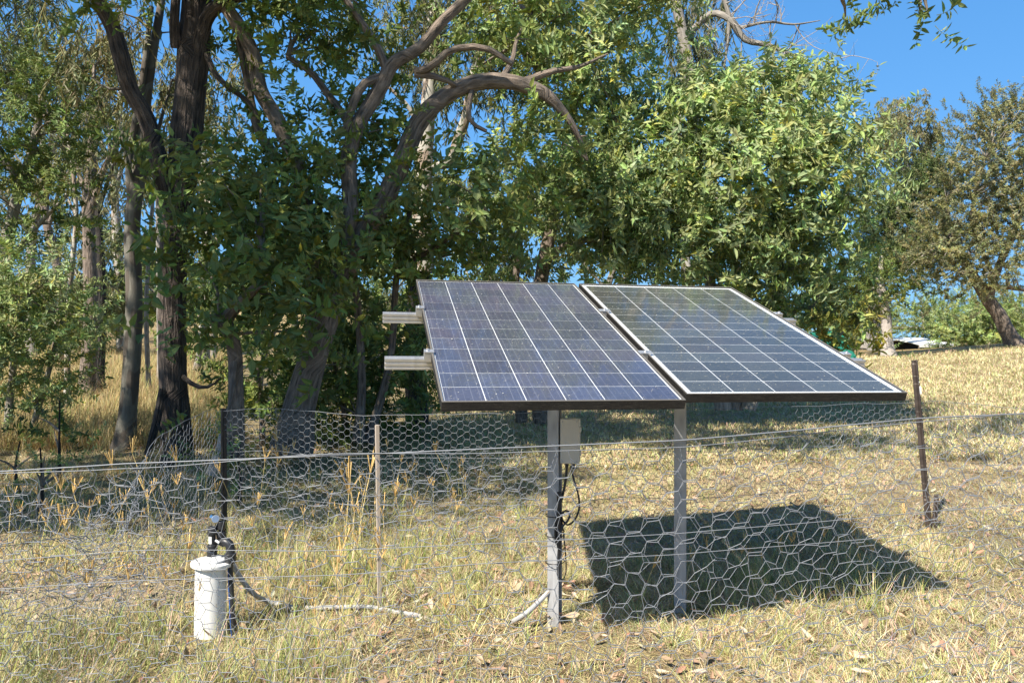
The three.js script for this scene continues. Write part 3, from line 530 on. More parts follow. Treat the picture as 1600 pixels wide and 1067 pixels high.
const farNames = ['tall green tree of the far row right behind the shed roof', 'far green tree seen left of the leaning trunk', 'pale far bush above the shed roof', 'far tree filling the gap under the leaning olive tree', 'far tree at the right edge behind the leaning trunk', 'far tree just past the right frame edge', 'low green bush at the end of the shed', 'low far bush left of the leaning trunk foot', 'low far bush right of the leaning trunk foot', 'far bush left of the bleached trunk', 'far tree showing between bush and bleached trunk', 'far bush behind the low leaves of the sunlit bush'];
farRow.forEach(([px, py, d, lf], i) => {
  const b = P(px, 540, d), g0 = groundY(b.x, b.z), top = P(px, py, d).y, hgt = Math.max(2, top - g0), w = 0.034 * d;
  tree({
    name: 'paddock_tree', label: farNames[i], group: 'far row of trees behind the shed', bark: BARK.gum, leaf: lf, kind: 'far', seg: 6,
    trunks: [[W4(b.x, g0 - 0.1, d, 0.14), W4(b.x + 0.2, g0 + hgt * 0.5, d, 0.1), W4(b.x, g0 + hgt * 0.85, d, 0.04)]],
    crown: [EW(b.x, g0 + hgt * 0.55, d, w, hgt * 0.42, w * 0.8, 150, { clump: 6 }), EW(b.x + w * 0.6, g0 + hgt * 0.4, d, w * 0.7, hgt * 0.36, w * 0.6, 70, { clump: 6 })], twigs: 0.3, sigma: 0.5, scale: 1.0,
  });
});
// sprig of leaves hanging into the frame at the top right, on a limb above the frame; the limb's tree stands out of frame and throws the shade on the left
tree({
  name: 'shade_tree', label: 'leafy branch tips hanging into the open sky above the far gum', bark: BARK.brown, leaf: 'shrub', kind: 'broad',
  trunks: [[W4(-6.6, -0.1, 2.6, 0.24), W4(-6.5, 2, 2.7, 0.21), W4(-6.2, 4, 3, 0.19), W4(-5.9, 6, 3.4, 0.15), W4(-5.4, 8.5, 3.8, 0.1), W4(-5.2, 10.5, 4, 0.05)]],
  limbs: [[W4(-6.2, 4.4, 3.05, 0.14), W4(-4.9, 5.9, 4.4, 0.10), W4(-2.5, 6.5, 5.3, 0.08), W4(0, 6.4, 5.6, 0.08), W4(1.6, 6.3, 5.4, 0.06), W4(2.8, 6.4, 5.5, 0.04), W4(4.0, 6.6, 5.9, 0.02)], [W4(1.6, 6.3, 5.4, 0.03), W4(2.3, 5.4, 5.2, 0.022), { p: P(1400, -60, 5.1), r: 0.012 }, { p: P(1440, -15, 5.1), r: 0.006 }], [W4(2.1, 5.6, 5.2, 0.02), { p: P(1330, -50, 5.1), r: 0.01 }, { p: P(1320, -10, 5.1), r: 0.005 }],
    [W4(-6, 5.4, 3.3, 0.1), W4(-5, 6.8, 5, 0.08), W4(-3.8, 7.6, 6.4, 0.05)]],
  crown: [EW(-5.4, 6.4, 4.4, 1.6, 1.3, 1.3, 260), EW(-4.4, 7.4, 4.9, 1.4, 1.0, 1.1, 130), EW(-5.6, 8.8, 4.2, 1.7, 1.4, 1.4, 260), EW(-4.6, 9.4, 3.6, 1.0, 0.9, 1.0, 90), EW(-5.6, 5.6, 2.3, 1.3, 0.7, 0.9, 280), EW(-3.9, 5.8, 3.1, 0.9, 0.5, 0.6, 170), EW(-7.6, 6.0, 2.0, 1.5, 0.7, 0.7, 300), EW(-6.8, 6.0, 3.2, 1.4, 0.8, 0.8, 300), EW(-5.0, 6.2, 3.7, 1.2, 0.6, 0.7, 280), EW(-7.0, 7.6, 5.3, 1.4, 1.5, 1.2, 260), EW(-7.0, 9.8, 5.2, 1.4, 1.1, 1.1, 150), EW(-8.4, 6.2, 4.3, 1.5, 0.8, 1.0, 250), EW(-9.7, 6.4, 3.5, 1.3, 0.8, 1.0, 190), EW(-8.8, 5.8, 1.6, 1.2, 0.6, 0.6, 110), EW(-5.4, 10.4, 2.9, 1.6, 1.0, 1.2, 200), EW(-2.8, 6.6, 5.0, 1.0, 0.6, 0.9, 90), EW(-0.8, 6.6, 5.5, 1.2, 0.45, 0.9, 80), EW(0.0, 6.4, 4.3, 1.0, 0.35, 0.35, 210), EW(-1.6, 6.6, 4.6, 0.9, 0.3, 0.4, 120), EW(2.7, 6.4, 5.6, 1.2, 0.6, 1.0, 130), EW(4.2, 6.6, 6.0, 0.8, 0.5, 0.8, 70),
    E(1340, 0, 5.1, 36, 16, 0.3, 8, { clump: 3, sigma: 0.07, s: 0.62 }), E(1400, -2, 5.1, 40, 20, 0.3, 9, { clump: 3, sigma: 0.07, s: 0.62 }), E(1450, 12, 5.1, 22, 26, 0.2, 9, { clump: 3, sigma: 0.06, s: 0.62 })], twigs: 0.4,
});

// ---------------------------------------------------------------- solar panels
const U = V(0.9815, -0.008, -0.191).normalize(), VV = V(-0.177, 0.341, -0.923); VV.addScaledVector(U, -VV.dot(U)).normalize();
const NN = new THREE.Vector3().crossVectors(U, VV).normalize();
const PBL = V(-0.267, EYE - 0.230, -2.766);
const panelBasis = new THREE.Matrix4().makeBasis(U, NN, VV.clone().negate());
const onPanel = (a, h, s) => PBL.clone().addScaledVector(U, a).addScaledVector(NN, h).addScaledVector(VV, s);
const box = (x0, x1, y0, y1, z0, z1) => { const g = new THREE.BoxGeometry(x1 - x0, y1 - y0, z1 - z0); g.translate((x0 + x1) / 2, (y0 + y1) / 2, (z0 + z1) / 2); return g; };
R = rngOf(55);
const frameTex = dataTex(256, 256, (i, j) => { const n = wrapNoise(i / 8, j / 8, 32, 32, 40), m = wrapNoise(i / 2, j / 2, 128, 128, 41); const d = sstep(0.45, 0.9, n * 0.6 + m * 0.45); let c = mixc([0.008, 0.008, 0.009], [0.040, 0.036, 0.031], d); if (m > 0.95) c = [0.22, 0.20, 0.18]; return c; });
const frameMat = new THREE.MeshStandardMaterial({ map: frameTex, roughness: 0.55, metalness: 0.2 });
const lipMat = new THREE.MeshStandardMaterial({ color: RGB(0.17, 0.155, 0.135), roughness: 0.6, metalness: 0.3 });
const sheetMat = new THREE.MeshStandardMaterial({ color: RGB(0.72, 0.73, 0.74), roughness: 0.6 });
const paneMat = new THREE.MeshPhysicalMaterial({ color: RGB(0.97, 0.98, 0.98), roughness: 0.06, transmission: 1, thickness: 0, ior: 1.45 });
function cellTex(base, var1, bars) {
  const out = [];
  for (let v = 0; v < 4; v++) out.push(dataTex(128, 128, (i, j) => {
    const n = wrapNoise(i / 6, j / 6, 22, 22, 60 + v), m = wrapNoise(i / 20, j / 20, 7, 7, 70 + v), f = wrapNoise(i / 1.5, j / 1.5, 86, 86, 80 + v);
    let c = mixc(base, var1, clamp(n * 0.5 + m * 0.6 - 0.1)); c = c.map(x => x * (0.82 + 0.36 * f));
    for (let b = 0; b < bars; b++) { const x = (b + 0.5) / bars * 128; if (Math.abs(i - x) < 0.9) c = mixc(c, [0.30, 0.31, 0.36], 0.42); }
    if (f > 0.955) c = mixc(c, [0.34, 0.32, 0.29], 0.6);
    return c;
  }));
  return out;
}
const speckGeo = new THREE.CircleGeometry(1, 5).rotateX(-Math.PI / 2);
const dustMat = new THREE.MeshStandardMaterial({ color: RGB(0.50, 0.47, 0.42), roughness: 1 });
function solarPanel(label, a0, s0, w, L, cols, rows, lip, margin, gapX, gapZ, base, var1, bars, specks) {
  const t = thing('solar_panel', label, 'solar panel', 'two solar panels on one mount');
  t.applyMatrix4(new THREE.Matrix4().makeTranslation(...onPanel(a0, 0, s0).toArray()).multiply(panelBasis));
  const th = 0.0395, wall = 0.006;
  const fr = new THREE.Group(); fr.name = 'frame'; t.add(fr);
  mesh('frame_side', box(0, w, -th, -0.001, -wall, 0), frameMat, fr); mesh('frame_side', box(0, w, -th, -0.001, -L, -L + wall), frameMat, fr);
  mesh('frame_side', box(0, wall, -th, -0.0012, -L + wall, -wall), frameMat, fr); mesh('frame_side', box(w - wall, w, -th, -0.0012, -L + wall, -wall), frameMat, fr);
  mesh('frame_lip', box(0, w, -0.001, 0.001, -lip, 0.0005), lipMat, fr); mesh('frame_lip', box(0, w, -0.001, 0.001, -L - 0.0005, -L + lip), lipMat, fr);
  mesh('frame_lip', box(-0.0005, lip, -0.001, 0.0008, -L + lip, -lip), lipMat, fr); mesh('frame_lip', box(w - lip, w + 0.0005, -0.001, 0.0008, -L + lip, -lip), lipMat, fr);
  mesh('backsheet', box(wall + 0.0005, w - wall - 0.0005, -0.0105, -0.0075, -L + wall + 0.0005, -wall - 0.0005), sheetMat, t);
  mesh('glass_pane', new THREE.PlaneGeometry(w - 2 * wall - 0.001, L - 2 * wall - 0.001).rotateX(-Math.PI / 2).translate(w / 2, -0.0016, -L / 2), paneMat, t);
  const x0 = lip + margin, z0 = lip + margin, cw = (w - 2 * x0) / cols, cl = (L - 2 * z0) / rows;
  const texs = cellTex(base, var1, bars), g = box(-cw / 2 + gapX / 2, cw / 2 - gapX / 2, 0, 0.0008, -cl / 2 + gapZ / 2, cl / 2 - gapZ / 2);
  const mats = []; for (let k = 0; k < 12; k++) { const b = rr(0.82, 1.18); mats.push(new THREE.MeshStandardMaterial({ map: texs[k % 4], color: RGB(b * rr(0.94, 1.06), b, b * rr(0.95, 1.05)), roughness: 0.4, metalness: 0.1 })); }
  for (let r = 0; r < rows; r++) for (let c = 0; c < cols; c++) { const m = mesh('solar_cell', g, mats[Math.floor(R() * 12)], t); m.position.set(x0 + cw * (c + 0.5), -0.0072, -z0 - cl * (r + 0.5)); }
  const sp = []; for (let k = 0; k < specks; k++) { const s = 0.0006 + 0.0016 * Math.pow(R(), 5), b = rr(0.6, 1.4); sp.push({ m: new THREE.Matrix4().compose(V(rr(lip, w - lip), -0.0011, -rr(lip, L - lip)), new THREE.Quaternion().setFromAxisAngle(V(0, 1, 0), R() * 6), V(s * rr(0.6, 2.4), 1, s)), c: RGB(b, b, b * 0.95) }); }
  instances('dirt_specks', speckGeo, dustMat, sp, t);
  return t;
}
solarPanel('blue-tinted solar panel with thin pale border, six cells wide', 0, 0, 0.992, 1.77, 6, 12, 0.008, 0.005, 0.0042, 0.0046, [0.066, 0.068, 0.100], [0.102, 0.106, 0.155], 5, 2600);
solarPanel('dark grey solar panel with wide white border, five cells wide', 1.022, 0.06, 1.042, 1.71, 5, 14, 0.006, 0.026, 0.005, 0.0055, [0.062, 0.061, 0.054], [0.098, 0.096, 0.082], 0, 4200);
// mount: posts, rails, clamps
const aluTex = dataTex(256, 256, (i, j) => { const n = wrapNoise(i / 32, j / 4, 8, 64, 90), m = wrapNoise(i / 6, j / 6, 43, 43, 91); const v = 0.52 + 0.12 * n + 0.06 * m; return [v, v, v * 1.01]; });
const aluMat = new THREE.MeshStandardMaterial({ map: aluTex, roughness: 0.42, metalness: 0.75 });
const galvTex = dataTex(256, 256, (i, j) => { const n = wrapNoise(i / 10, j / 10, 26, 26, 92), m = wrapNoise(i / 3, j / 24, 86, 11, 93); const v = 0.27 + 0.12 * n + 0.07 * m; return [v, v * 1.01, v * 1.03]; });
const galvMat = new THREE.MeshStandardMaterial({ map: galvTex, roughness: 0.55, metalness: 0.3 });
const mount = thing('panel_mount', 'galvanised steel mount with two posts and aluminium rails under the solar panels', 'mount');
function profile(pts, len) { const s = new THREE.Shape(pts.map(p => new THREE.Vector2(...p))); return new THREE.ExtrudeGeometry(s, { depth: len, bevelEnabled: false, steps: 1 }); }
// rail: hollow-looking extrusion with grooves along its front face
for (const s of [0.552, 1.21]) {
  const h = 0.052, w = 0.036, y1 = -0.0405;
  const pr = [[0, y1], [0, y1 - 0.012], [-0.005, y1 - 0.014], [-0.005, y1 - 0.02], [0, y1 - 0.022], [0, y1 - 0.033], [-0.005, y1 - 0.035], [-0.005, y1 - 0.041], [0, y1 - 0.043], [0, y1 - h], [-w, y1 - h], [-w, y1], [-w + 0.010, y1], [-w + 0.010, y1 - 0.008], [-0.010, y1 - 0.008], [-0.010, y1]];
  const g = profile(pr.map(([x, y]) => [-x, y]), 2.42); // shape x -> along slope (front positive), y -> normal
  g.applyMatrix4(new THREE.Matrix4().makeBasis(VV, NN, U)); // x along the slope, y the normal, z along the rail
  const m = mesh('rail', g, aluMat, mount); m.position.copy(onPanel(-0.205, 0, s));
  const cl = (a, w2, side) => { // clamp: foot, upright and top jaw
    const c = new THREE.Group(); c.name = 'clamp'; mount.add(c); c.applyMatrix4(new THREE.Matrix4().makeTranslation(...onPanel(a, 0, s).toArray()).multiply(panelBasis));
    mesh('clamp_body', box(-w2 / 2, w2 / 2, -0.040, 0.003, 0.002, 0.034), aluMat, c);
    mesh('clamp_jaw', box(-w2 / 2 + (side > 0 ? -0.012 : side < 0 ? 0 : -0.012), w2 / 2 + (side >= 0 ? 0.012 : 0.012) * (side > 0 ? 0 : 1), 0.0032, 0.0075, 0.0, 0.036), aluMat, c);
    const b = new THREE.CylinderGeometry(0.0065, 0.0065, 0.008, 6).translate(0, 0.0115, 0.018); mesh('bolt', b, aluMat, c);
  };
  cl(-0.0165, 0.032, -1); cl(1.013, 0.040, 0); cl(2.064 + 0.0165, 0.032, 1);
}
const postAt = [[0.650, 0.85, 0.060], [1.344, 0.85, 0.062]];
const postBase = [];
postAt.forEach(([a, s, w], i) => {
  const top = onPanel(a, -0.15, s), gy = groundY(top.x, top.z) - 0.12, L = top.y - gy, f = w * 0.92, t = 0.005;
  // C section, web towards the camera, open to the back right
  const c = [[-w / 2, 0], [w / 2, 0], [w / 2, -t], [-w / 2 + t, -t], [-w / 2 + t, -f + t], [w / 2, -f + t], [w / 2, -f], [-w / 2, -f]];
  const g = profile(c.map(([x, z]) => [x, -z]), L).rotateX(-Math.PI / 2); // extrude upwards; shape y -> -z
  const m = mesh('post', g, galvMat, mount); m.position.set(top.x, gy, top.z); m.rotation.y = i ? -0.28 : -0.40;
  postBase.push(V(top.x, 0, top.z));
  const beam = box(-0.02, 0.02, -0.045, 0, -0.40, 0.40); const bm = mesh('tilt_beam', beam, galvMat, mount);
  bm.applyMatrix4(new THREE.Matrix4().makeTranslation(...onPanel(a + 0.0, -0.098, 0.88).toArray()).multiply(panelBasis));
});
// junction box on the first post with its cables
const plas = (r, g, b, rough = 0.5) => new THREE.MeshStandardMaterial({ color: RGB(r, g, b), roughness: rough });
const black = plas(0.016, 0.016, 0.018, 0.38);
const jb = thing('junction_box', 'beige-grey electrical box fixed to the first steel post under the panels', 'electrical box');
{
  const c = P(891, 689, 3.70); jb.position.copy(c); jb.rotation.y = -0.2;
  const beige = plas(0.46, 0.44, 0.39, 0.55), beige2 = plas(0.50, 0.48, 0.43, 0.55);
  mesh('enclosure', new RoundedBoxGeometry(0.092, 0.222, 0.062, 2, 0.006).translate(0, 0, -0.035), beige, jb);
  mesh('lid', new RoundedBoxGeometry(0.098, 0.228, 0.022, 2, 0.006).translate(0, 0, 0.009), beige2, jb);
  for (const y of [0.06, -0.06]) mesh('latch', new RoundedBoxGeometry(0.010, 0.026, 0.030, 1, 0.002).translate(0.051, y, 0.002), beige, jb);
  for (const [x, y] of [[-0.036, 0.1], [0.036, 0.1], [-0.036, -0.1], [0.036, -0.1]]) mesh('screw', new THREE.CylinderGeometry(0.004, 0.004, 0.003, 8).rotateX(Math.PI / 2).translate(x, y, 0.0212), galvMat, jb);
  for (const x of [-0.02, 0.014]) mesh('cable_gland', merge([new THREE.CylinderGeometry(0.0105, 0.0105, 0.016, 8).translate(x, -0.119, -0.02), new THREE.CylinderGeometry(0.008, 0.0095, 0.016, 8).translate(x, -0.134, -0.02)]), black, jb);
  mesh('bracket', box(-0.075, -0.046, -0.05, 0.05, -0.066, -0.058), galvMat, jb);
}
const tubeOf = (pts, r, seg = 7, n = 48) => new THREE.TubeGeometry(new THREE.CatmullRomCurve3(pts, false, 'centripetal'), n, r, seg, false);
{
  const c = thing('power_cables', 'black looped cables hanging below the electrical box against the steel post', 'cable');
  const D = 3.70;
  mesh('cable', tubeOf([[886, 728], [884, 750], [879, 775], [872, 800], [868, 830], [870, 850]].map(([x, y]) => P(x, y, D)), 0.0068), black, c);
  mesh('cable', tubeOf([[892, 728], [897, 750], [904, 775], [905, 795], [898, 812], [888, 820], [880, 814], [878, 804], [884, 798], [890, 802], [888, 812], [880, 822], [876, 834]].map(([x, y], i) => P(x, y, D - 0.004 * i)), 0.0052, 6, 90), black, c);
  mesh('cable', tubeOf([[872, 770], [874, 800], [876, 830], [874, 850], [872, 880], [873, 905]].map(([x, y]) => P(x, y, D - 0.03)), 0.0062), black, c);
  mesh('cable', tubeOf([[878, 812], [881, 838], [884, 870], [884, 895], [879, 906], [874, 900], [876, 870], [874, 840]].map(([x, y], i) => P(x, y, D - 0.02 + 0.003 * i)), 0.0032, 5, 60), black, c);
  mesh('conduit_stub', new THREE.CylinderGeometry(0.013, 0.013, 0.28, 10).translate(0, 0, 0), plas(0.03, 0.03, 0.033), c).position.copy(P(874, 812, D - 0.015));
  const top = postBase[0];
  for (const y of [805, 836, 878]) { const q = P(862, y, -top.z); const tie = mesh('cable_tie', new THREE.TorusGeometry(0.047, 0.0026, 5, 28).rotateX(Math.PI / 2), black, c); tie.position.set(top.x + 0.012, q.y, top.z - 0.012); tie.scale.set(1.02, 1, 1.0); tie.rotation.set(0.05, 0, 0.06); }
}
// ---------------------------------------------------------------- bore head
const onG = (px, py) => { let d = 4; for (let k = 0; k < 40; k++) { const p = P(px, py, d), g = groundY(p.x, p.z); d = (EYE - g) * FOC / (py - 533.5); } const p = P(px, py, d); p.y = groundY(p.x, p.z); return p; };
{
  const b = thing('bore_head', 'white plastic bore casing with flanged cap and black pipe fittings on top', 'bore casing');
  const g0 = onG(329, 990); b.position.copy(g0); const D = -g0.z, sc = D / FOC; // metres per pixel there
  const loc = (px, py, dz = 0) => P(px, py, D - dz).sub(g0);
  const white = new THREE.MeshStandardMaterial({ map: dataTex(256, 256, (i, j) => { const n = wrapNoise(i / 16, j / 40, 16, 7, 95), m = wrapNoise(i / 3, j / 3, 86, 86, 96); const v = 0.78 - 0.05 * n; return m > 0.9 && n > 0.45 ? [0.5, 0.45, 0.36] : [v, v * 0.985, v * 0.93]; }), roughness: 0.42 });
  const lgrey = plas(0.60, 0.61, 0.61, 0.5), chrome = new THREE.MeshStandardMaterial({ color: RGB(0.7, 0.72, 0.75), metalness: 1, roughness: 0.16 }), blk = plas(0.022, 0.023, 0.026, 0.42), blue = plas(0.03, 0.12, 0.42, 0.4);
  const topY = loc(329, 883).y, x0 = loc(331, 880).x;
  const r = 23.2 * sc;
  const cas = mesh('casing', new THREE.CylinderGeometry(r, r * 1.02, topY + 0.08, 40).translate(0, (topY - 0.08) / 2, 0), white, b); cas.rotation.z = -0.012; cas.position.x = x0 - 0.01;
  const lathe = (pts, seg = 36) => new THREE.LatheGeometry(pts.map(p => new THREE.Vector2(p[0], p[1])), seg);
  const capY = topY;
  const cap = mesh('flange_cap', lathe([[0, 0], [r * 1.32, 0], [r * 1.36, 0.002], [r * 1.36, 0.017], [r * 1.34, 0.020], [r * 0.9, 0.0235], [0, 0.024]], 44), white, b); cap.position.set(x0, capY, 0); cap.rotation.set(-0.02, 0, -0.05);
  const pl = mesh('seal_plate', lathe([[0, 0], [r * 0.86, 0], [r * 0.9, 0.003], [r * 0.86, 0.009], [r * 0.5, 0.012], [r * 0.42, 0.022], [0, 0.024]]), lgrey, b); pl.position.set(x0 + 0.008, capY + 0.024, 0);
  const cyl = (nm, px, py0, py1, rad, m, dz = 0, seg = 18) => { const a = loc(px, py0, dz), c = loc(px, py1, dz); const q = mesh(nm, lathe([[0, 0], [rad * 0.94, 0], [rad, 0.004], [rad, Math.abs(a.y - c.y) - 0.004], [rad * 0.94, Math.abs(a.y - c.y)], [0, Math.abs(a.y - c.y)]], seg), m, b); q.position.set(a.x, Math.min(a.y, c.y), a.z); return q; };
  cyl('union_nut', 331, 870, 860, 0.026, blk, 0, 8); cyl('nipple', 331, 862, 850, 0.019, blk); cyl('union_nut', 331, 858, 851, 0.0245, blk, 0, 8);
  cyl('riser_pipe', 331, 853, 828, 0.0165, blk); cyl('collar', 331, 835, 827, 0.024, blk, 0, 8); cyl('valve_body', 331.5, 829, 822, 0.020, blk); cyl('gauge_stem', 334, 825, 815, 0.008, chrome);
  mesh('pipe_label', new THREE.CylinderGeometry(0.0171, 0.0171, 0.036, 14, 1, true, -0.9, 1.1).translate(...loc(331, 843).toArray()), plas(0.75, 0.75, 0.73), b);
  const ga = loc(334.5, 810), gg = new THREE.Group(); gg.name = 'pressure_gauge'; gg.position.copy(ga); gg.rotation.y = 0.75; b.add(gg);
  mesh('gauge_case', new THREE.CylinderGeometry(0.021, 0.021, 0.026, 24).rotateX(Math.PI / 2), chrome, gg); mesh('gauge_face', new THREE.CylinderGeometry(0.018, 0.018, 0.002, 24).rotateX(Math.PI / 2).translate(0, 0, 0.0132), plas(0.42, 0.55, 0.75, 0.2), gg);
  cyl('air_valve_cap', 345, 827, 814, 0.0205, blk, -0.02); cyl('air_valve_neck', 345, 832, 826, 0.013, blk, -0.02); cyl('collar', 345, 839, 831, 0.025, blk, -0.02, 8); cyl('tee_upright', 345, 850, 836, 0.018, blk, -0.02);
  mesh('cross_pipe', tubeOf([loc(331, 846), loc(338, 846, -0.01), loc(346, 848, -0.015), loc(352, 849, -0.01)], 0.0155, 12), blk, b);
  mesh('elbow', tubeOf([loc(346, 847, -0.012), loc(353, 847, -0.004), loc(358, 851, 0), loc(359.5, 858, 0.002), loc(359.5, 868, 0.004)], 0.0215, 14), blk, b);
  mesh('white_tag', new RoundedBoxGeometry(0.024, 0.011, 0.003, 1, 0.001).applyMatrix4(new THREE.Matrix4().makeRotationZ(-0.6)).translate(...loc(339, 846, 0.022).toArray()), plas(0.75, 0.75, 0.74), b);
  cyl('union_nut', 359.5, 879, 864, 0.0285, blk, 0.004, 10);
  const pp = [loc(359.5, 872, 0.004), loc(360, 900, 0.006), loc(362, 940, 0.01), loc(363, 965, 0.016), loc(366, 1000, 0.02)];
  mesh('drop_pipe', tubeOf(pp, 0.0125, 12), blk, b);
  mesh('pipe_stripe', tubeOf(pp.map(p => p.clone().add(V(-0.0095, 0, 0.0085))), 0.0022, 5), blue, b);
  for (const y of [905, 934]) cyl('pipe_clip', 361, y, y - 2, 0.0145, lgrey, 0.008);
}
// grey conduit lying in the grass between the bore and the first post
{
  const grey = new THREE.MeshStandardMaterial({ map: dataTex(256, 128, (i, j) => { const n = wrapNoise(i / 10, j / 10, 26, 13, 97), m = wrapNoise(i / 3, j / 3, 86, 43, 98); let v = 0.33 + 0.08 * n; return m > 0.76 && n > 0.4 ? [0.26, 0.21, 0.15] : [v, v, v * 0.99]; }), roughness: 0.7 });
  const pts = [P(357, 872, 3.72), P(372, 898, 3.76), P(392, 924, 3.84)];
  for (const [x, y, up] of [[414, 946, 0.03], [450, 952, 0.016], [490, 955, 0.018], [530, 955, 0.022], [570, 955, 0.024], [592, 957, 0.022], [622, 961, 0.014], [655, 967, 0.016], [690, 974, -0.006], [740, 980, -0.02], [785, 976, -0.006]]) { const p = onG(x, y); p.y += up; pts.push(p); }
  pts.push(P(822, 958, 3.66), P(840, 942, 3.70), P(858, 924, 3.74));
  tag(mesh('grey_conduit', tubeOf(pts, 0.0125, 10, 160), grey, scene), 'grey plastic conduit lying in the grass from bore to steel post', 'conduit');
}
// ---------------------------------------------------------------- fence posts
const rustMat = new THREE.MeshStandardMaterial({ map: dataTex(128, 256, (i, j) => { const n = wrapNoise(i / 8, j / 8, 16, 32, 99), m = wrapNoise(i / 2, j / 2, 64, 128, 98); let c = mixc([0.034, 0.026, 0.023], [0.078, 0.058, 0.049], n); if (m > 0.94) c = [0.3, 0.26, 0.22]; return c; }), roughness: 0.7, metalness: 0.2 });
function picket(name, label, base, top, w, m, cat = 'fence post') {
  const dir = top.clone().sub(base), L = dir.length() + 0.15, r = w / 2, t = 0.0045, s = new THREE.Shape(), pts = [];
  for (let k = 0; k < 3; k++) { const a = k * 2.0944 + 0.5, c = Math.cos(a), q = Math.sin(a), rad = k === 0 ? r * 1.15 : r; pts.push([c * rad + q * t, q * rad - c * t], [c * rad - q * t, q * rad + c * t]); const b = a + 1.0472; pts.push([Math.cos(b) * t * 1.6, Math.sin(b) * t * 1.6]); }
  pts.forEach((p, i) => i ? s.lineTo(...p) : s.moveTo(...p));
  const g = new THREE.ExtrudeGeometry(s, { depth: L, bevelEnabled: false, steps: 1 }).rotateX(-Math.PI / 2).translate(0, -0.15, 0);
  const t0 = thing(name, label, cat); t0.position.copy(base); t0.quaternion.setFromUnitVectors(V(0, 1, 0), dir.clone().normalize());
  mesh('shaft', g, m, t0); return t0;
}
const pkR0 = P(1453, 832, 5.3); pkR0.y = groundY(pkR0.x, pkR0.z);
const pkR = picket('star_picket', 'rusty brown leaning star picket with a white mark beside the dark panel', pkR0, P(1430, 563, 5.2), 0.046, rustMat);
{ const L = P(1430, 563, 5.2).distanceTo(pkR0);
  mesh('white_mark', box(-0.006, 0.006, L * 0.805, L * 0.85, 0.0, 0.004).translate(0.012, 0, 0.016), plas(0.78, 0.78, 0.75), pkR); mesh('white_mark', box(-0.008, 0.006, L * 0.872, L * 0.879, 0.0, 0.004).translate(0.004, 0, 0.018), plas(0.7, 0.7, 0.68), pkR);
  for (let k = 0; k < 8; k++) mesh('wire_hole', new THREE.CylinderGeometry(0.0035, 0.0035, 0.002, 8).rotateX(Math.PI / 2).translate(0.011, L * (0.3 + k * 0.085), 0.0195), plas(0.4, 0.36, 0.3), pkR); }
const pkL0 = P(349, 850, 5.2); pkL0.y = groundY(pkL0.x, pkL0.z);
picket('star_picket', 'black steel star picket where the netting corner is tied, in front of the broken-limb tree', pkL0, P(348, 638, 5.2), 0.042, black);
{ const b = onG(1461, 828); picket('stake', 'short dark weathered stake at the foot of the rusty picket', b, b.clone().add(V(0.012, 0.26, 0.01)), 0.036, rustMat, 'stake'); }
{
  const b = onG(593, 957), top = P(589, 664, -b.z), L = top.distanceTo(b), t = thing('thin_stake', 'thin pale timber stake standing in the grass between the bore and the panels', 'stake');
  t.position.copy(b); t.quaternion.setFromUnitVectors(V(0, 1, 0), top.clone().sub(b).normalize());
  const wd = new THREE.MeshStandardMaterial({ map: dataTex(64, 256, (i, j) => { const n = wrapNoise(i / 3, j / 30, 21, 9, 100), m = wrapNoise(i / 2, j / 4, 32, 64, 101); return mixc([0.26, 0.21, 0.16], [0.48, 0.41, 0.34], n * 0.7 + m * 0.3); }), roughness: 0.9 });
  mesh('shaft', new RoundedBoxGeometry(0.021, L + 0.1, 0.017, 1, 0.002).translate(0, L / 2 - 0.05, 0).rotateY(0.5), wd, t);
}
// ---------------------------------------------------------------- chicken wire
const wireMat = new THREE.MeshStandardMaterial({ color: RGB(0.20, 0.212, 0.23), roughness: 0.55, metalness: 0.3 });
function wireInto(pos, nor, a, b, r0, r1) {
  const d = b.clone().sub(a).normalize(), s = (Math.abs(d.y) < 0.9 ? V(0, 1, 0) : V(1, 0, 0)).cross(d).normalize(), t = new THREE.Vector3().crossVectors(d, s);
  const q = (k, r) => s.clone().multiplyScalar(Math.cos(k * 1.5708)).addScaledVector(t, Math.sin(k * 1.5708));
  for (let k = 0; k < 4; k++) { const n0 = q(k), n1 = q(k + 1), A = a.clone().addScaledVector(n0, r0), B = a.clone().addScaledVector(n1, r0), C = b.clone().addScaledVector(n0, r1), D = b.clone().addScaledVector(n1, r1); for (const [v, n] of [[A, n0], [B, n1], [C, n0], [B, n1], [D, n1], [C, n0]]) { pos.push(v.x, v.y, v.z); nor.push(n.x, n.y, n.z); } }
}
function netting(name, parent, F, L, Ht, r1, r2, jit, ox = 0, oy = 0) {
  const h = 0.05, a = h / Math.sqrt(3), pos = [], nor = [], cols = Math.floor(L / (1.5 * a)), rows = Math.floor(Ht / h);
  const seed = R() * 50;
  const pt = (x, y) => { const jx = noise(x * 23 + seed, y * 23) * jit, jy = noise(x * 23, y * 23 + seed, 3) * jit; return F(clamp((x + jx) / L), (y + jy), seed); };
  for (let c = 0; c < cols; c++) for (let r = 0; r < rows; r++) {
    const x = 1.5 * a * c + a + ox, y = h * (r + (c & 1 ? 0.5 : 0)) + h / 2 + oy; if (y + h / 2 > Ht) continue;
    const A = pt(x - a / 2, y + h / 2), B = pt(x + a / 2, y + h / 2), C = pt(x + a, y), D = pt(x + a / 2, y - h / 2);
    wireInto(pos, nor, A, B, r2, r2); wireInto(pos, nor, B, C, r1, r1); wireInto(pos, nor, C, D, r1, r1);
  }
  const g = new THREE.BufferGeometry(); g.setAttribute('position', new THREE.Float32BufferAttribute(pos, 3)); g.setAttribute('normal', new THREE.Float32BufferAttribute(nor, 3));
  return mesh(name, g, wireMat, parent, 'stuff');
}
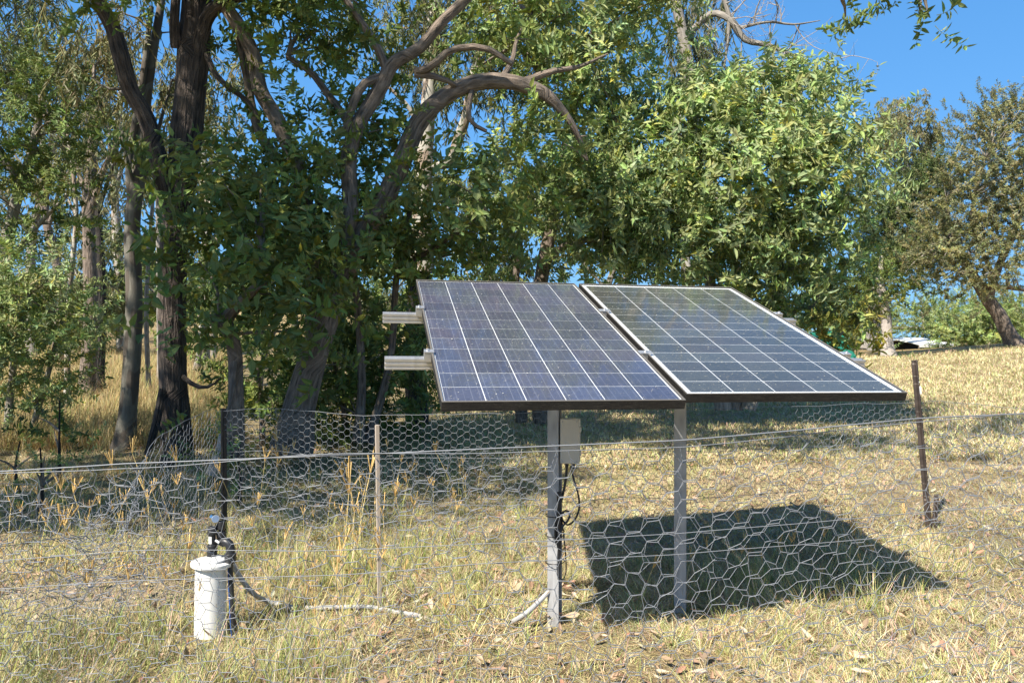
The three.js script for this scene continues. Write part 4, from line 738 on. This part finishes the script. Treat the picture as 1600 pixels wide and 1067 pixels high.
const lerpT = (tab, x) => { for (let i = 0; i < tab.length - 1; i++) if (x <= tab[i + 1][0]) { const t = clamp((x - tab[i][0]) / (tab[i + 1][0] - tab[i][0])); return tab[i][1] + (tab[i + 1][1] - tab[i][1]) * t; } return tab[tab.length - 1][1]; };
R = rngOf(303);
// near run, between the camera and the panels
{
  const f = thing('netting_fence', 'doubled chicken wire run strung in front of the panels, nearest to the viewer', 'fence', 'chicken wire fence runs');
  const D = 1.75, x0 = -2.2, x1 = 2.7, L = x1 - x0, tab = [[-2.2, 1.10], [-1.23, 1.142], [-0.95, 1.165], [-0.32, 1.19], [0.12, 1.208], [0.4, 1.22], [0.69, 1.245], [0.98, 1.273], [1.23, 1.285], [2.7, 1.30]];
  const top = x => lerpT(tab, x);
  const F = layer => (u, y, sd) => { const x = x0 + u * L, t = top(x), yy = t - y + (layer ? 0.012 : 0); return V(x + 0.02 * noise(x * 1.4, y * 2, 7 + layer), yy, -(D + (layer ? 0.022 : 0) + 0.035 * noise(x * 1.1, y * 1.6, 2 + layer * 5) + 0.03 * Math.sin(y * 2.4))); };
  netting('wire_netting', f, F(0), L, 1.18, 0.00075, 0.00110, 0.010); netting('wire_netting', f, F(1), L, 1.14, 0.00072, 0.00105, 0.014, 0.017, 0.018);
  const line = (dy, r, k, wob) => { const p = []; for (let i = 0; i <= 90; i++) { const x = x0 + L * i / 90; p.push(V(x, top(x) - dy + wob * noise(x * 2.2, k, 3), -(D + 0.012 + 0.02 * noise(x, k, 8)))); } mesh('line_wire', tubeOf(p, r, 5, 180), wireMat, f); };
  line(0, 0.0017, 1, 0.004); line(0.006, 0.0011, 2, 0.010); line(0.222, 0.0010, 3, 0.010); line(0.285, 0.0010, 4, 0.010);
}
function run(label, path, tab, Ht, r1, r2, jit, crumple = 0) {
  const f = thing('netting_fence', label, 'fence', 'chicken wire fence runs');
  const c = new THREE.CatmullRomCurve3(path.map(([x, d]) => V(x, 0, -d)), false, 'catmullrom', 0.1), L = c.getLength();
  const at = (u, y, sd = 0) => {
    const p = c.getPointAt(clamp(u)), t = c.getTangentAt(clamp(u)), top = lerpT(tab, u), g = groundY(p.x, p.z), full = Ht, squash = Math.min(1, (top + 0.0) / full);
    const cr = crumple * Math.exp(-((u - 0.44) ** 2) / 0.012);
    const yy = g + top - y * squash - cr * 0.12 * (1 - y / full) + cr * 0.05 * noise(u * 30, y * 20, 4);
    const off = 0.03 * noise(u * L * 1.2, y * 1.8, sd) + cr * 0.10 * noise(u * 22, y * 14, 9);
    return V(p.x - t.z * off, yy, p.z + t.x * off);
  };
  netting('wire_netting', f, at, L, Ht, r1, r2, jit);
  for (const [dy, r] of [[0, 0.0018], [0.30, 0.0016], [0.62, 0.0015]]) { const pts = []; for (let i = 0; i <= 60; i++) pts.push(at(i / 60, dy + 0.006 * noise(i * 0.7, dy * 9, 2), 2)); mesh('line_wire', tubeOf(pts, r, 5, 160), wireMat, f); }
  return f;
}
run('sagging chicken wire run with crumpled top, ending at the black picket', [[-2.10, 5.2], [-2.09, 4.4], [-2.10, 3.5], [-2.12, 2.6], [-2.16, 1.8]], [[0, 0.99], [0.12, 0.955], [0.25, 0.90], [0.36, 0.82], [0.46, 0.77], [0.58, 0.84], [0.75, 0.92], [1, 1.08]], 1.0, 0.0013, 0.0020, 0.018, 1.6);
run('taut chicken wire run behind the panels, from black picket to rusty picket', [[-2.08, 5.22], [-0.9, 4.95], [0.5, 4.85], [1.8, 5.05], [3.0, 5.27]], [[0, 0.97], [0.08, 1.0], [0.2, 0.965], [0.4, 0.975], [0.55, 1.02], [0.7, 0.96], [0.85, 0.93], [1, 0.93]], 0.98, 0.0011, 0.0019, 0.009);
run('loose chicken wire run leaving the rusty picket towards the right edge', [[3.03, 5.25], [3.06, 4.4], [3.05, 3.4], [2.9, 1.9]], [[0, 0.95], [0.3, 0.98], [0.6, 1.0], [1, 1.1]], 1.0, 0.0010, 0.0016, 0.014);

// ---------------------------------------------------------------- shed, tarp, fallen wood, small plants
{
  const d = 52, s = thing('low_shed', 'long low open shed with a white sheet roof far beyond the paddock', 'shed');
  const a = P(1408, 540, d), b = P(1473, 540, d), g = Math.min(groundY(a.x, a.z), groundY(b.x, b.z)), y1 = P(1440, 531, d).y; s.position.set((a.x + b.x) / 2, g - 0.05, -d); s.rotation.y = 0.25;
  const w = (b.x - a.x) / 2 / Math.cos(0.25), h = y1 - g + 0.05, wd = plas(0.12, 0.10, 0.08, 0.9), roof = plas(0.78, 0.79, 0.80, 0.45);
  for (let k = 0; k < 9; k++) { const m = mesh('roof_sheet', box(0, 2 * w / 9 - 0.02, -0.03, 0.03, -1.5, 1.5), roof, s); m.position.set(-w + k * 2 * w / 9, h - 0.1, 0); m.rotation.x = 0.16; }
  mesh('fascia', box(-w, w, h - 0.52, h - 0.36, 1.44, 1.49), plas(0.7, 0.71, 0.72), s);
  mesh('back_wall', box(-w, w, 0, h - 0.05, -1.45, -1.4), wd, s);
  for (let k = 0; k < 5; k++) mesh('post', box(-0.06, 0.06, 0, h - 0.3, 1.28, 1.4).translate(-w + 0.1 + k * (2 * w - 0.2) / 4, 0, 0), wd, s);
}
{
  const d = 17, c = P(1288, 560, d), g = groundY(c.x, c.z), top = P(1302, 516, d).y - g, t = thing('tarpaulin_cover', 'green tarpaulin cover peeping out between the bush leaves and the dark panel', 'tarpaulin');
  t.position.set(c.x, g, c.z); t.rotation.y = 0.3;
  const geo = new THREE.PlaneGeometry(0.95, 3.0, 20, 40).rotateX(-Math.PI / 2), p = geo.attributes.position;
  for (let i = 0; i < p.count; i++) { const x = p.getX(i), z = p.getZ(i), r = Math.abs(z) / 1.7; p.setXYZ(i, x + 0.04 * noise(x * 3, z * 3), top * (1 - Math.pow(r, 1.25)) + 0.05 * noise(x * 2.2, z * 2.2, 5) - 0.07 * (x / 0.8) ** 2, z * 0.52 + 0.04 * noise(x * 2, z * 4, 2)); }
  geo.computeVertexNormals(); mesh('sheet', geo, new THREE.MeshStandardMaterial({ color: RGB(0.02, 0.17, 0.105), roughness: 0.5, side: THREE.DoubleSide }), t);
  mesh('ridge_pole', new THREE.CylinderGeometry(0.02, 0.02, 0.96, 8).rotateZ(Math.PI / 2).translate(0, top - 0.09, 0), BARK.grey, t);
  for (const x of [-0.42, 0.42]) mesh('prop', new THREE.CylinderGeometry(0.02, 0.02, top, 8).translate(x, top / 2 - 0.1, 0), BARK.grey, t);
}
R = rngOf(77);
{
  const t = thing('fallen_branch', 'dark dead branch leaning against the foot of the ironbark trunk', 'branch');
  const ns = [[228, 712, 8.1, 0.03], [238, 680, 8.15, 0.042], [246, 650, 8.2, 0.048], [250, 625, 8.28, 0.04], [252, 608, 8.32, 0.03]];
  mesh('limb', limbGeo(ns.map(N4), { seg: 9, rough: 0.2 }), BARK.burnt, t); mesh('limb', limbGeo([[243, 655, 8.2, 0.022], [250, 672, 8.1, 0.016], [256, 690, 8.05, 0.01]].map(N4), { seg: 7 }), BARK.burnt, t);
  const b = thing('bark_slab', 'pale weathered slab of wood leaning in the grass behind the black picket', 'wood');
  mesh('slab', limbGeo([[327, 742, 6.6, 0.05], [335, 722, 6.62, 0.042], [342, 700, 6.66, 0.034], [345, 678, 6.7, 0.02]].map(N4), { seg: 8, rough: 0.25 }), BARK.dead, b);
}
function sapling(label, px, d, topPy, leaf, kind, n, s) {
  const b = P(px, 700, d); b.y = groundY(b.x, b.z) - 0.03; const top = P(px, topPy, d), h = top.y - b.y;
  tree({ name: 'sapling', label, category: 'sapling', group: 'young plants by the fence', bark: BARK.burnt, leaf, kind, seg: 6, trunks: [[{ p: b, r: 0.016 }, { p: b.clone().lerp(top, 0.5).add(V(rr(-0.05, 0.05), 0, 0)), r: 0.011 }, { p: top, r: 0.005 }]], crown: [{ c: b.clone().lerp(top, 0.72), r: [0.22 + 0.1 * h, h * 0.3, 0.25], n, clump: 3, sigma: 0.1, s }], twigs: 1 });
}
sapling('thin dark-leaved sapling in shade in front of the yellow grass', 92, 7.2, 625, 'dark', 'fine', 9, 0.8);
sapling('small dark sapling to the side of the thin dark-leaved one', 30, 7.0, 690, 'dark', 'fine', 7, 0.7);
sapling('bright green leafy weed clump behind the sagging netting', 62, 6.0, 700, 'bush', 'fine', 16, 0.55);
sapling('green weed at the foot of the black picket', 330, 6.8, 690, 'bush', 'broad', 14, 0.6);
sapling('low green weed in the netting between ironbark and picket', 372, 6.4, 720, 'shrub', 'broad', 9, 0.55);

// far hill with its wood
{
  R = rngOf(912);
  const g = new THREE.PlaneGeometry(700, 160, 120, 30).rotateX(-Math.PI / 2), p = g.attributes.position;
  const hy = (x, z) => { const r = (z + 80) / 160; return 34 * Math.sin(Math.PI * clamp(1 - r * 0.5 - 0.5 + 0.0)) * 0 + 30 * sstep(80, -40, z) * (0.7 + 0.3 * noise(x / 90, z / 90)) * sstep(420, 40, x + 60); };
  for (let i = 0; i < p.count; i++) p.setY(i, hy(p.getX(i), p.getZ(i)) + 4);
  g.computeVertexNormals(); const m = mesh('hill', g, new THREE.MeshStandardMaterial({ color: RGB(0.20, 0.17, 0.10), roughness: 1 }), scene, 'structure'); m.position.set(-80, 2, -330);
  const L = []; for (let k = 0; k < 5200; k++) { const x = rr(-300, 200), z = rr(-60, 78), s = rr(3.2, 6.5), b = rr(0.6, 1.3); L.push({ m: new THREE.Matrix4().compose(V(x - 80, hy(x, z) + 6 + s * 0.35, z - 330), new THREE.Quaternion().setFromEuler(new THREE.Euler(gauss() * 0.4, R() * 6, gauss() * 0.4)), V(s, s, s)), c: RGB(b, b, b * 1.1) }); }
  const w = instances('woods', TWIG.far[0], LEAF.gum, L, scene); tag(w, 'far wooded hillside glimpsed between the trunks on the left', 'woods');
}

// ---------------------------------------------------------------- grass and litter
function bladeInto(out, base, az, L, w, lean, curl, col, seg = 3) {
  const dir = V(Math.cos(az), 0, Math.sin(az)), side = V(-dir.z, 0, dir.x); let th = Math.PI / 2 - lean, p = base.clone(); const rows = [];
  for (let i = 0; i <= seg; i++) { const ww = w * (1 - i / seg) * 0.5; rows.push([p.clone().addScaledVector(side, ww), p.clone().addScaledVector(side, -ww)]); const st = L / seg; p = p.clone().addScaledVector(dir, Math.cos(th) * st); p.y = Math.max(0.004, p.y + Math.sin(th) * st); th -= curl / seg; }
  for (let i = 0; i < seg; i++) { const [a, b] = rows[i], [c, d] = rows[i + 1]; const t = i === seg - 1 ? [[a, b, c]] : [[a, b, c], [b, d, c]]; for (const q of t) for (const v of q) { out.p.push(v.x, v.y, v.z); out.c.push(...col); } }
}
const grassMat = new THREE.MeshPhysicalMaterial({ color: RGB(1, 1, 1), vertexColors: true, roughness: 0.85, side: THREE.DoubleSide, specularIntensity: 0.3 });
R = rngOf(31);
const STRAW = [[0.66, 0.54, 0.31], [0.58, 0.46, 0.25], [0.72, 0.62, 0.40], [0.46, 0.35, 0.19], [0.60, 0.52, 0.28]], GREEN = [[0.30, 0.33, 0.10], [0.36, 0.38, 0.13], [0.25, 0.30, 0.08], [0.44, 0.42, 0.16], [0.20, 0.26, 0.06]];
const STRAW2 = [...STRAW, [0.34, 0.23, 0.14], [0.40, 0.30, 0.20], [0.52, 0.44, 0.34], [0.28, 0.18, 0.11]];
const pick = a => a[Math.floor(R() * a.length)];
function tuft(n, rad, l0, l1, w, lean, curl, pal, green = 0, pal2 = GREEN) { const o = { p: [], c: [] }; for (let k = 0; k < n; k++) { const a = R() * 6.283, r = rad * Math.sqrt(R()), b = V(Math.cos(a) * r, 0, Math.sin(a) * r), c = (R() < green ? pick(pal2) : pick(pal)).map(x => x * rr(0.8, 1.15)); bladeInto(o, b, a + gauss() * 0.9, rr(l0, l1), w * rr(0.7, 1.3), Math.abs(lean + gauss() * 0.3), curl * rr(0.3, 1.6), c); } return outGeo(o); }
const TUFT = {
  mat: mk(5, () => tuft(46, 0.12, 0.05, 0.17, 0.0034, 1.28, 0.7, STRAW2, 0.06)),
  dry: mk(4, () => tuft(34, 0.05, 0.03, 0.10, 0.0031, 0.75, 1.2, STRAW, 0.16)),
  green: mk(4, () => tuft(30, 0.05, 0.05, 0.18, 0.0038, 0.5, 1.0, GREEN, 0.35, STRAW)),
  tall: mk(3, () => tuft(16, 0.05, 0.22, 0.50, 0.0050, 0.25, 0.8, GREEN, 0.5, STRAW)),
  bank: mk(4, () => tuft(44, 0.16, 0.30, 0.75, 0.011, 0.22, 0.8, [[0.56, 0.42, 0.20], [0.46, 0.33, 0.15], [0.62, 0.50, 0.27]], 0.05)),
  lawn: mk(3, () => tuft(30, 0.20, 0.04, 0.10, 0.009, 0.8, 0.9, STRAW, 0.16)),
};
// stalk with a fingered seed head
function stalk(h, fan) {
  const o = { p: [], c: [] }, g = [0.42, 0.40, 0.14]; let p = V(0, 0, 0), th = gauss() * 0.08; const az = R() * 6.28;
  for (let i = 0; i < 7; i++) { const q = p.clone().add(V(Math.cos(az) * Math.sin(th), Math.cos(th), Math.sin(az) * Math.sin(th)).multiplyScalar(h / 7)); stemInto(o, p, q, 0.0024, mixc(g, [0.60, 0.46, 0.2], i / 6)); p = q; th += 0.05; }
  for (let k = 0; k < fan; k++) { const a = R() * 6.28, e = p.clone().add(V(Math.cos(a) * rr(0.01, 0.06), rr(0.05, 0.12), Math.sin(a) * rr(0.01, 0.06))); const c = mixc([0.52, 0.33, 0.11], [0.62, 0.45, 0.2], R()); stemInto(o, p, p.clone().lerp(e, 0.5), 0.0042, c); stemInto(o, e, p.clone().lerp(e, 0.45), 0.0036, c); }
  for (let k = 0; k < 3; k++) bladeInto(o, V(0, h * rr(0.02, 0.4), 0), R() * 6.28, rr(0.12, 0.3), 0.005, 0.4, 1.2, pick(GREEN));
  return outGeo(o);
}
const STALK = mk(6, (_, i) => stalk([0.42, 0.55, 0.66, 0.5, 0.36, 0.6][i], [6, 5, 7, 3, 4, 8][i]));
const bins = {};
function put(kind, v, x, z, s, b, tilt = 0.12, tint) { const y = groundY(x, z) - 0.006; (bins[kind + '|' + v] ??= []).push({ m: new THREE.Matrix4().compose(V(x, y, z), new THREE.Quaternion().setFromEuler(new THREE.Euler(gauss() * tilt, R() * 6.283, gauss() * tilt)), V(s, s * rr(0.8, 1.2), s)), c: tint || RGB(b, b, b) }); }
R = rngOf(1234);
for (let k = 0; k < 30000; k++) { // near ground, 2.4 to 9 m
  const d = 2.4 + 7.6 * Math.pow(R(), 1.25), x = rr(-0.85, 0.85) * d, z = -d, gr = greenness(x, z), sa = sandiness(x, z), n = fbm(x * 2.2 + 5, z * 2.2, 8), b = rr(0.82, 1.12);
  if (sa > 0.2 && R() < sa * 1.3) continue;
  const worn = Math.exp(-((x - 0.3) ** 2 / 1.2 + (d - 3.2) ** 2 / 0.12)), soil = Math.exp(-((x + 0.7) ** 2 / 0.7 + (d - 3.5) ** 2 / 0.05)), foot = Math.min(Math.hypot(x - postBase[0].x, z - postBase[0].z - 0.1), Math.hypot(x - postBase[1].x, z - postBase[1].z - 0.1), Math.hypot(x + 1.49, d - 3.5)), bare = foot < 0.17 || R() < soil * 0.75 || (n < -0.06 && R() < 0.78) || R() < worn * 0.7; if (bare) continue;
  const u = R();
  if (u < 0.56 - gr * 0.3) put('mat', Math.floor(R() * 5), x, z, rr(0.7, 1.2), b * (0.86 + 0.3 * clamp(n + 0.3)));
  else if (u < 0.56 + 0.44 * (1 - gr * 0.8)) put('dry', Math.floor(R() * 4), x, z, rr(0.55, 1.1), b);
  else put('green', Math.floor(R() * 4), x, z, rr(0.55, 1.1) * (x < 0.4 ? 1.05 : 0.8), b, 0.2);
}
for (let k = 0; k < 15000; k++) { const d = 8 + 26 * Math.pow(R(), 1.6), x = rr(-0.1, 0.85) * d; put('lawn', Math.floor(R() * 3), x, -d, rr(0.7, 1.3) * (0.8 + d / 40), rr(0.82, 1.1)); }
for (let k = 0; k < 620; k++) { // taller green grass left
  const c = pick([[-1.9, 3.2, 0.55], [-2.3, 3.5, 0.5], [-1.55, 4.3, 0.5], [-0.7, 4.7, 0.6], [-2.6, 4.8, 0.7], [-1.2, 5.3, 0.7], [-1.0, 3.1, 0.25], [-2.2, 3.3, 0.4], [1.6, 3.95, 0.35]]); const x = c[0] + gauss() * c[2], d = Math.max(2.5, c[1] + gauss() * c[2] * 0.6); if (sandiness(x, -d) > 0.3) continue; put('tall', Math.floor(R() * 3), x, -d, rr(0.35, 0.8), rr(0.75, 1.05), 0.15);
}
for (let k = 0; k < 5200; k++) { // tall straw bank behind the trunks on the left
  const d = 9.6 + 24 * Math.pow(R(), 1.5), x = rr(-0.95, -0.385) * d; if (fbm(x * 0.5, d * 0.5, 3) < -0.28) continue; put('bank', Math.floor(R() * 4), x, -d, rr(0.35, 0.8) * (0.85 + d / 60), rr(0.75, 1.1), 0.18);
}
for (let k = 0; k < 900; k++) { const d = rr(6.6, 11), x = rr(-0.9, 0.3) * d; put('dry', k % 4, x, -d, rr(0.9, 1.9), rr(0.7, 1.0), 0.2); }
// seed stalks: most on the left, a few against the panel shadow
const stalkSpots = [[345, 855], [385, 870], [410, 820], [300, 870], [250, 860], [190, 880], [130, 880], [60, 900], [20, 920], [90, 860], [160, 930], [230, 940], [280, 800], [320, 800], [440, 800], [480, 800], [520, 830], [545, 940], [555, 945], [535, 1040], [700, 800], [730, 810], [745, 790], [1150, 935], [1195, 940], [1222, 935], [1235, 930], [1260, 925], [1290, 922], [1320, 925], [1345, 915], [1400, 905], [975, 945], [1000, 960], [1045, 930], [1085, 945], [1110, 930], [930, 1040], [400, 760], [370, 760], [220, 790], [120, 800], [60, 790], [10, 800], [150, 780], [205, 800], [500, 770], [560, 770], [620, 780]];
for (let k = 0; k < 14; k++) stalkSpots.push([rr(1130, 1400), rr(905, 935)]);
for (const [px, py] of stalkSpots) { const p = onG(px, py), far = px < 620; put('stalk', Math.floor(R() * 6), p.x, p.z, far ? rr(0.85, 1.3) : rr(0.45, 0.75), rr(0.85, 1.1), 0.14); }
for (let k = 0; k < 170; k++) { const d = rr(3.0, 6.5), x = rr(-0.72, -0.05) * d; put('stalk', Math.floor(R() * 6), x, -d, rr(0.45, 1.0), rr(0.8, 1.05), 0.16); }
const names = { mat: 'dry_grass', dry: 'dry_grass', green: 'green_grass', tall: 'tall_grass', bank: 'straw_grass', lawn: 'paddock_grass', stalk: 'seed_grass' };
const gl = { mat: 'matted dry straw grass covering the near ground', dry: 'short dry upright grass over the near ground', green: 'yellow-green short grass tufts in the near ground', tall: 'taller green grass blades near the bore casing', bank: 'tall yellow straw grass bank behind the trunks', lawn: 'short dry paddock grass on the far slope', stalk: 'tall grass stalks with brown fingered seed heads' };
const grassRoot = {};
for (const [key, list] of Object.entries(bins)) {
  const [kd, v] = key.split('|');
  if (!grassRoot[kd]) { grassRoot[kd] = thing(names[kd], gl[kd], 'grass'); grassRoot[kd].userData.kind = 'stuff'; }
  instances('tufts', (kd === 'stalk' ? STALK : TUFT[kd])[+v], grassMat, list, grassRoot[kd]);
}
// fallen leaves
{
  R = rngOf(66); const o = { p: [], c: [] }; leafInto(o, V(-0.05, 0.012, 0), V(1, 0.05, 0).normalize(), V(0, 1, 0.2).normalize(), 0.11, 0.042, 1, [1, 1, 1], -0.12, false); const g = outGeo(o), L = [], pal = [[0.34, 0.21, 0.13], [0.44, 0.31, 0.20], [0.30, 0.18, 0.12], [0.50, 0.40, 0.28], [0.26, 0.18, 0.12]];
  for (let k = 0; k < 4200; k++) { const d = 2.6 + 7 * Math.pow(R(), 1.3), x = rr(-0.85, 0.85) * d; if (R() < sstep(0.1, 0.5, fbm(x * 0.9 + 2, d * 0.9, 6))) continue; const c = pick(pal), s = 0.3 + 0.6 * R() * R(); L.push({ m: new THREE.Matrix4().compose(V(x, groundY(x, -d) + rr(0.005, 0.05), -d), new THREE.Quaternion().setFromEuler(new THREE.Euler(gauss() * 0.5, R() * 6.283, gauss() * 0.5)), V(s, s, s)), c: RGB(c[0] * rr(0.8, 1.2), c[1], c[2]) }); }
  tag(instances('leaf_litter', g, new THREE.MeshStandardMaterial({ roughness: 0.9, side: THREE.DoubleSide, vertexColors: true }), L, scene), 'brown fallen leaves scattered over the dry grass', 'leaves');
}
renderer.render(scene, camera);
